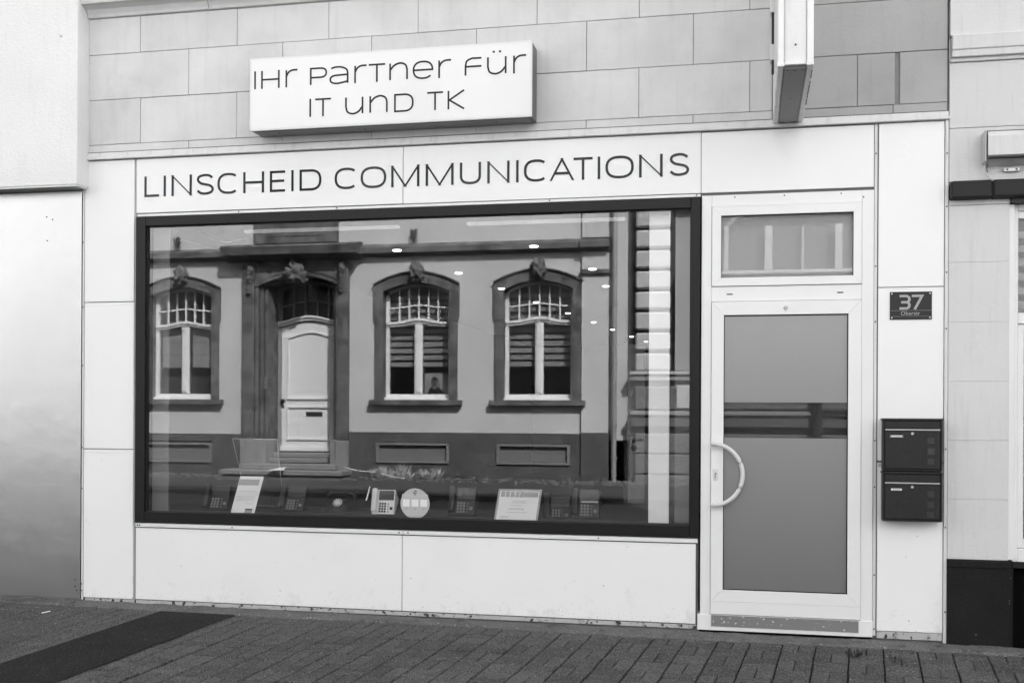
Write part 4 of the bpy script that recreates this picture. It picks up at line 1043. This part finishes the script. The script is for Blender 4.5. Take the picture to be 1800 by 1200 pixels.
x1_ = nd(n_, 'ShaderNodeMixShader'); x1_.inputs[0].default_value = .1; n_.links.new(t1.outputs[0], x1_.inputs[1]); n_.links.new(g1.outputs[0], x1_.inputs[2]); n_.links.new(x1_.outputs[0], o_.inputs[0])
glassO = m_
w0 = owindow(-13.0, 0, 'roman'); w1 = owindow(-10.72, 1, 'roman'); w2 = owindow(-6.0, 2, 'zebra'); w3 = owindow(-3.72, 3, 'zebra')
# portrait poster behind the right casement of the middle window
t = thing('portrait_poster', 'pale poster with a dark haired head and shoulders in the reflected middle window', 'poster', (-5.72, F-.27, 1.8))
MB().box(-5.92, -5.47, F-.29, F-.275, 1.76, 2.16).build('sheet', BLIND, t)
MB().poly([(-5.88, 1.765), (-5.56, 1.765), (-5.58, 1.84), (-5.66, 1.90), (-5.73, 1.86), (-5.78, 1.90), (-5.85, 1.84)], F-.274, F-.268).build('jacket', HAIR, t)
MB().poly([(-5.72+.06*math.cos(a*.4), 1.985+.085*math.sin(a*.4)) for a in range(16)], F-.266, F-.260).build('face', SKIN, t)
MB().poly([(-5.72+.068*math.cos(R(a)), 2.01+.07*math.sin(R(a))) for a in range(-5, 186, 12)]+[(-5.76, 2.035), (-5.70, 2.045)], F-.259, F-.254).build('hair', HAIR, t)
# ---- opposite entrance
for x0, x1 in ((-9.41, -9.17), (-7.5, -7.30)):
    ob('door_pilaster', OSTONE, oh, x0, x1, -.02, .12, .9, 4.27, .012); ob('pilaster_base', OSTONE_L, oh, x0-.02, x1+.02, -.02, .17, .17, .9, .015)
for x0, x1 in ((-9.165, -8.93), (-7.62, -7.505)):
    for k_ in range(3):
        ww = (x1-x0)/3; ob('jamb_moulding', OSTONE, oh, x0+k_*ww+.004, x0+(k_+1)*ww-.004, -.3, .10-.05*(k_ if x0 < -8 else 2-k_), .92, 3.86, .012)
    ob('jamb_base', OSTONE_L, oh, x0-.01, x1+.01, -.3, .14, .2, .915, .012)
# spandrel above arch
A_ = arch(-8.28, .90, 3.83, .24); MB().quadstrip(A_, [(x, 4.27) for x, z in A_], F-.02, F+.07).build('spandrel', OSTONE, oh)
for a_, b_, d_ in ((.90, .84, .12), (.83, .77, .07), (.76, .70, .03)):
    MB().quadstrip(arch(-8.28, a_, 3.82, .22), arch(-8.28, b_, 3.78, .20), F-.3, F+d_).build('arch_moulding', OSTONE, oh)
lump(oh, 'carved_cartouche', OSTONE, (-8.33, F+.16, 4.0), (.24, .14, .19), 11, .45, 11); lump(oh, 'carved_plume', OSTONE, (-8.36, F+.14, 4.22), (.08, .08, .16), 12, .6, 16)
for x in (-9.26, -7.42):
    for q in range(3): lump(oh, 'carved_drop', OSTONE, (x, F+.13, 4.1-q*.18), (.07-.008*q, .06, .11), 20+q, .5, 18)
D0 = F-.55
mb = MB(); mb.box(-8.95, -7.6, D0-.06, D0-.02, .5, 4.1); mb.box(-8.99, -8.95, D0, F-.3, .5, 4.0); mb.box(-7.6, -7.56, D0, F-.3, .5, 4.0); mb.box(-8.95, -7.6, D0, F-.3, 4.0, 4.05); mb.build('porch_wall', OSTONE, oh)
od = part('panelled_door', oh)
wv = lambda x0, x1, zc, amp, n=18: [(x0+(x1-x0)*k_/n, zc+amp*math.sin(math.pi*min(1, k_/n))**1.5) for k_ in range(n+1)]
MB().quadstrip(wv(-8.90, -7.66, 3.06, .10), [(x, .66) for x, z in wv(-8.90, -7.66, 3.06, .1)], D0, D0+.05).build('leaf', OWHITE, od)
MB().quadstrip(wv(-8.93, -7.64, 3.16, .12), wv(-8.93, -7.64, 3.12, .12), D0+.0, D0+.13).quadstrip(wv(-8.93, -7.64, 3.115, .12), wv(-8.93, -7.64, 3.07, .12), D0+.0, D0+.10).build('curved_head', OWHITE, od)
def frame_poly(par, pts, m, y0, y1, wd=.03, closed=True):
    mb = MB(); stroke(mb, pts, wd, y0, y1, closed); return mb.build('panel_moulding', m, par)
frame_poly(od, [(-8.74, 1.68), (-8.74, 2.84)]+wv(-8.74, -7.80, 2.86, .10, 12)+[(-7.80, 1.68)], OWHITE, D0+.05, D0+.08)
frame_poly(od, [(-8.74, .90), (-8.74, 1.52), (-7.80, 1.52), (-7.80, .90)], OWHITE, D0+.05, D0+.08)
MB().box(-8.90, -7.66, D0+.05, D0+.085, .665, .76, .01).build('weather_board', OWHITE, od)
MB().box(-8.36, -8.03, D0+.05, D0+.065, 1.345, 1.425, .004).build('letter_slot', PIPED, od)
mb = MB(); mb.disc((-8.84, D0+.05, 1.63), .045, (0, 1, 0), .05, 14); mb.disc((-8.84, D0+.05, 1.53), .025, (0, 1, 0), .02, 12); mb.build('door_knob', PIPED, od, True)
od2 = part('fanlight', oh)
mb = MB(); mb.box(-8.95, -8.87, D0, D0+.06, .6, 3.95); mb.box(-7.67, -7.62, D0, D0+.06, .6, 3.95)
for k_ in range(1, 5): x = -8.87+k_*.24; mb.box(x-.018, x+.018, D0+.01, D0+.05, 3.15, 3.9)
mb.quadstrip(wv(-8.87, -7.67, 3.48, .1), wv(-8.87, -7.67, 3.45, .1), D0+.012, D0+.048); mb.quadstrip(arch(-8.27, .62, 3.82, .12), arch(-8.27, .62, 3.76, .12), D0+.005, D0+.055)
mb.build('bars', mat('greyed_joinery', .3, .5), od2)
MB().box(-8.87, -7.67, D0-.01, D0-.002, 3.1, 3.95).build('pane', OGLASS, od2)
mb = MB()
for i in range(2):
    for j in range(3): mb.box(-9.02+i*.04, -8.995+i*.04, F+.0, F+.012, 1.87+j*.08, 1.93+j*.08)
mb.build('bell_plate', PIPE, oh)
for k_, (x0, x1, d0, z0, z1) in enumerate(((-8.93, -7.60, -.25, .55, .645), (-8.93, -7.60, -.05, .46, .548), (-9.35, -7.45, .35, .355, .458), (-9.62, -7.22, .62, .26, .353), (-9.62, -7.22, .75, .1, .19))):
    ob('door_step', OSTONE_L, oh, x0, x1, -.55 if k_ < 2 else .0, d0, z0, z1, .012); 
    if k_ == 3: ob('door_step', OSTONE, oh, x0+.03, x1-.03, .0, .58, .12, .255, .01)
# pilaster at the right end with capital
ob('pilaster', OSTUCCO, oh, -2.92, -2.44, 0, .06, 1.08, 3.85); ob('pilaster', OSTUCCO, oh, -2.92, -2.44, 0, .06, 3.985, 4.30)
ob('pilaster_capital', OSTONE, oh, -2.95, -2.42, 0, .10, 3.89, 3.98, .01); ob('pilaster_capital', OSTONE, oh, -2.935, -2.43, 0, .075, 3.85, 3.888, .005)
ob('pilaster_base', OPLINTH, oh, -2.925, -2.43, 0, .09, 0, 1.07, .006)
ob('pilaster', OSTUCCO, oh, -2.92, -2.44, 0, .05, 4.55, 11.0)
dpp = part('downpipe', oh)
MB().tube([(-2.335, F+.09, .2), (-2.335, F+.09, 11)], .048, 12).build('pipe', PIPE, dpp, True)
for z in (.62, 1.2, 2.3, 3.35): MB().disc((-2.335, F+.09, z), .062, (0, 0, 1), .045, 12).build('collar', PIPE, dpp, True)
# weeds on the string course and along the wall foot
for x, z, h_, l_ in ((-10.78, 4.53, .2, 'small weed growing on the reflected string course above the left window'), (-6.03, 4.53, .22, 'small weed growing on the reflected string course above the middle window')):
    mb = MB(); leafclump(mb, (x, F+.08, z), .05, h_, 90, .05, int(z*10)); tag(mb.build('weed', mat('dry_weed', .06, .8)), l_, 'weed', 'weeds on the opposite cornice')
mb = MB(); rr2 = random.Random(4)
for i in range(13):
    cx, cy = -6.72+i*.1+rr2.uniform(-.05, .05), F+.3+rr2.uniform(-.15, .15); hh = .16+rr2.random()*.16
    for k_ in range(46):
        a_ = rr2.uniform(0, 6.28); d = Vector((math.cos(a_)*rr2.uniform(.1, .75), math.sin(a_)*.5, 1)).normalized(); l = hh*rr2.uniform(.5, 1.15)
        p0 = Vector((cx+rr2.uniform(-.03, .03), cy, .19)); s_ = Vector((-d.z, 0, d.x)).normalized()*rr2.uniform(.006, .013)
        mb.bm.faces.new([mb.bm.verts.new(v) for v in (p0, p0+d*l*.6+s_, p0+d*l, p0+d*l*.6-s_)])
tag(mb.build('shrub', LEAFL), 'pale bushy plant at the foot of the reflected house wall', 'shrub')
mb = MB()
for i in range(60):
    x = rr2.uniform(-7.2, -2.0) if i % 3 else rr2.uniform(-14, -9.6); leafclump(mb, (x, F+rr2.uniform(.05, .45), .2), .05, .04+rr2.random()*.08, 14, .05, 90+i)
tag(mb.build('foot_weeds', LEAF), 'low weeds along the foot of the reflected house', 'weeds', kind='stuff')
mb = MB(); mb.sheet([(-8.60, F+.7, .362), (-8.30, F+.7, .362), (-8.32, F+.55, .42), (-8.45, F+.5, .40)]); tag(mb.build('paper', PAPER), 'crumpled white paper lying on the reflected door steps', 'paper')
bpy.data.objects.remove(bpy.data.objects['open_letter'])
tag(MB().tube([(p_[0], F+.5, p_[1]) for p_ in cr([(-7.2, .42), (-6.9, .36), (-6.6, .34), (-6.3, .27), (-6.05, .24)], 5)], .008, 6).build('pale_hose', INWHITE), 'thin pale hose lying at the foot of the reflected wall', 'hose')

mb = MB(); rr3 = random.Random(8)
for i in range(1500):
    x = rr3.uniform(-13, -1.0); y = F+.05+abs(rr3.gauss(0, .35)); q = rr3.uniform(.008, .03)
    r = bmesh.ops.create_icosphere(mb.bm, subdivisions=1, radius=q)
    for v in r['verts']: v.co = Vector((v.co.x*1.5, v.co.y, v.co.z*.7))+Vector((x, y, oz(x, y)+.04+q*.3))
tag(mb.build('gravel', mat('verge_gravel', .14, .9, var=.6, vs=12)), 'loose gravel and rubble along the foot of the reflected houses', 'gravel', kind='stuff')
# ---- rusticated house next door
qh = thing('rusticated_house', 'painted house with banded quoins and rough plinth reflected at the right of the window', 'house', (2, F, .2))
def qb(name, m, x0, x1, d0, d1, z0, z1, bev=0, par=qh): return MB().box(x0, x1, F+d0, F+d1, z0, z1, bev).build(name, m, par)
qb('wall', OGREY, -2.04, 1.6, -6, .10, -.3, 11.2); qb('wall', OGREY, 1.6, 3.3, -6, .10, -.3, 3.8); qb('wall', OGREY, 1.6, 12, -6, .10, 5.0, 11.2); qb('wall', OGREY, 3.3, 12, -6, .10, -.3, 5.0)
for r_ in range(25):
    z = 2.17+r_*.357
    if z > 11: break
    qb('quoin', OQUOIN, -1.95, -1.345, .10, .25, z, z+.305, .03)
qb('quoin_backing', ODARK, -2.03, -1.27, .10, .12, 2.0, 11)
qb('corner_pier', OGREY, -1.265, 12, .10, .22, 2.18, 3.8)
qb('ledge', OQUOIN, -2.04, 12, .10, .30, 2.10, 2.16, .01); qb('ledge', OGREY, -2.04, 12, .10, .26, 2.0, 2.098, .01)
qb('ledge', OGREY, -2.02, 12, .10, .32, 1.40, 1.475, .01); qb('ledge', OLEDGE, -2.02, 12, .10, .27, 1.20, 1.398, .01)
qb('rustic_band', ORUST, -1.95, 12, .10, .25, 1.5, 1.90, .02)
for z0, z1 in ((.74, 1.08), (.38, .72), (.0, .36)): qb('rustic_band', ORUST, -1.95, 12, .10, .25, z0, z1, .02)
qb('band_recess', ODARK, -2.03, 12, .10, .14, 1.08, 1.2); qb('band_recess', OGREY, -2.03, 12, .10, .15, 1.9, 2.0)
qb('fluted_block', OQUOIN, -1.23, -.7, .22, .30, 1.52, 1.92, .01)
dq = part('black_post', qh)
MB().tube([(1.12, F+.36, .2), (1.12, F+.36, 1.75)], .075, 12).build('pipe', PIPED, dq, True); MB().tube([(1.12, F+.36, 1.50), (2.6, F+.36, 1.48)], .03, 10).build('rail', PIPED, dq, True)
for z in (1.10, 1.60): MB().disc((1.12, F+.36, z), .105, (0, 0, 1), .05, 12).build('collar', PIPED, dq, True)
# big window of the rusticated house, seen in the transom
bw_ = part('wide_window', qh)
mb = MB()
for a, b in ((.24, .37), (1.39, 1.51), (-.44, -.36), (2.5, 2.62)): mb.box(a, b, F+.22, F+.32, 3.87, 4.62, .01)
mb.box(.86, .89, F+.2, F+.28, 3.87, 4.60); mb.box(-.5, 2.7, F+.2, F+.34, 3.80, 3.865, .01); mb.build('frame', OWHITE, bw_)
out = cr([(-.45, 3.9), (-.44, 4.4), (-.36, 4.66), (-.15, 4.80), (.3, 4.84), (1.2, 4.86), (2.6, 4.88)], 6)
mb = MB(); stroke(mb, out, .05, F+.2, F+.30); mb.build('curved_moulding', OQUOIN, bw_)
MB().box(-.5, 2.6, F+.101, F+.13, 3.85, 4.85).build('pane', mat('net_curtain_glass', .2, .3), bw_)
qh2 = part('upper_wall', qh)
MB().box(-1.26, 12, F+.10, F+.2, 4.95, 11).build('wall_face', OSTUCCO, qh2)
# further houses left and right on the other side
for x0, x1, h_, l_ in ((-30, -15.05, 10.5, 'plain sunlit house far left on the other side of the street'), (12.05, 24, 10, 'plain sunlit house far right on the other side of the street')):
    t = thing('far_house', l_, 'house', ((x0+x1)/2, F, .2))
    MB().box(x0, x1, F-6, F, -.3, h_).build('wall', OSTUCCO, t)
    MB().box(x0, x1, F-6, F+.3, h_, h_+.3).build('roof', ROOF, t)
    MB().box(x0, x1, F, F+.05, 0, 1.0).build('plinth', OPLINTH, t)
    for i in range(int((x1-x0)/2.6)):
        for z in (1.6, 5.2, 8.0):
            MB().box(x0+.7+i*2.6, x0+1.9+i*2.6, F-.01, F+.03, z, z+1.9).build('window', OGLASS, t)
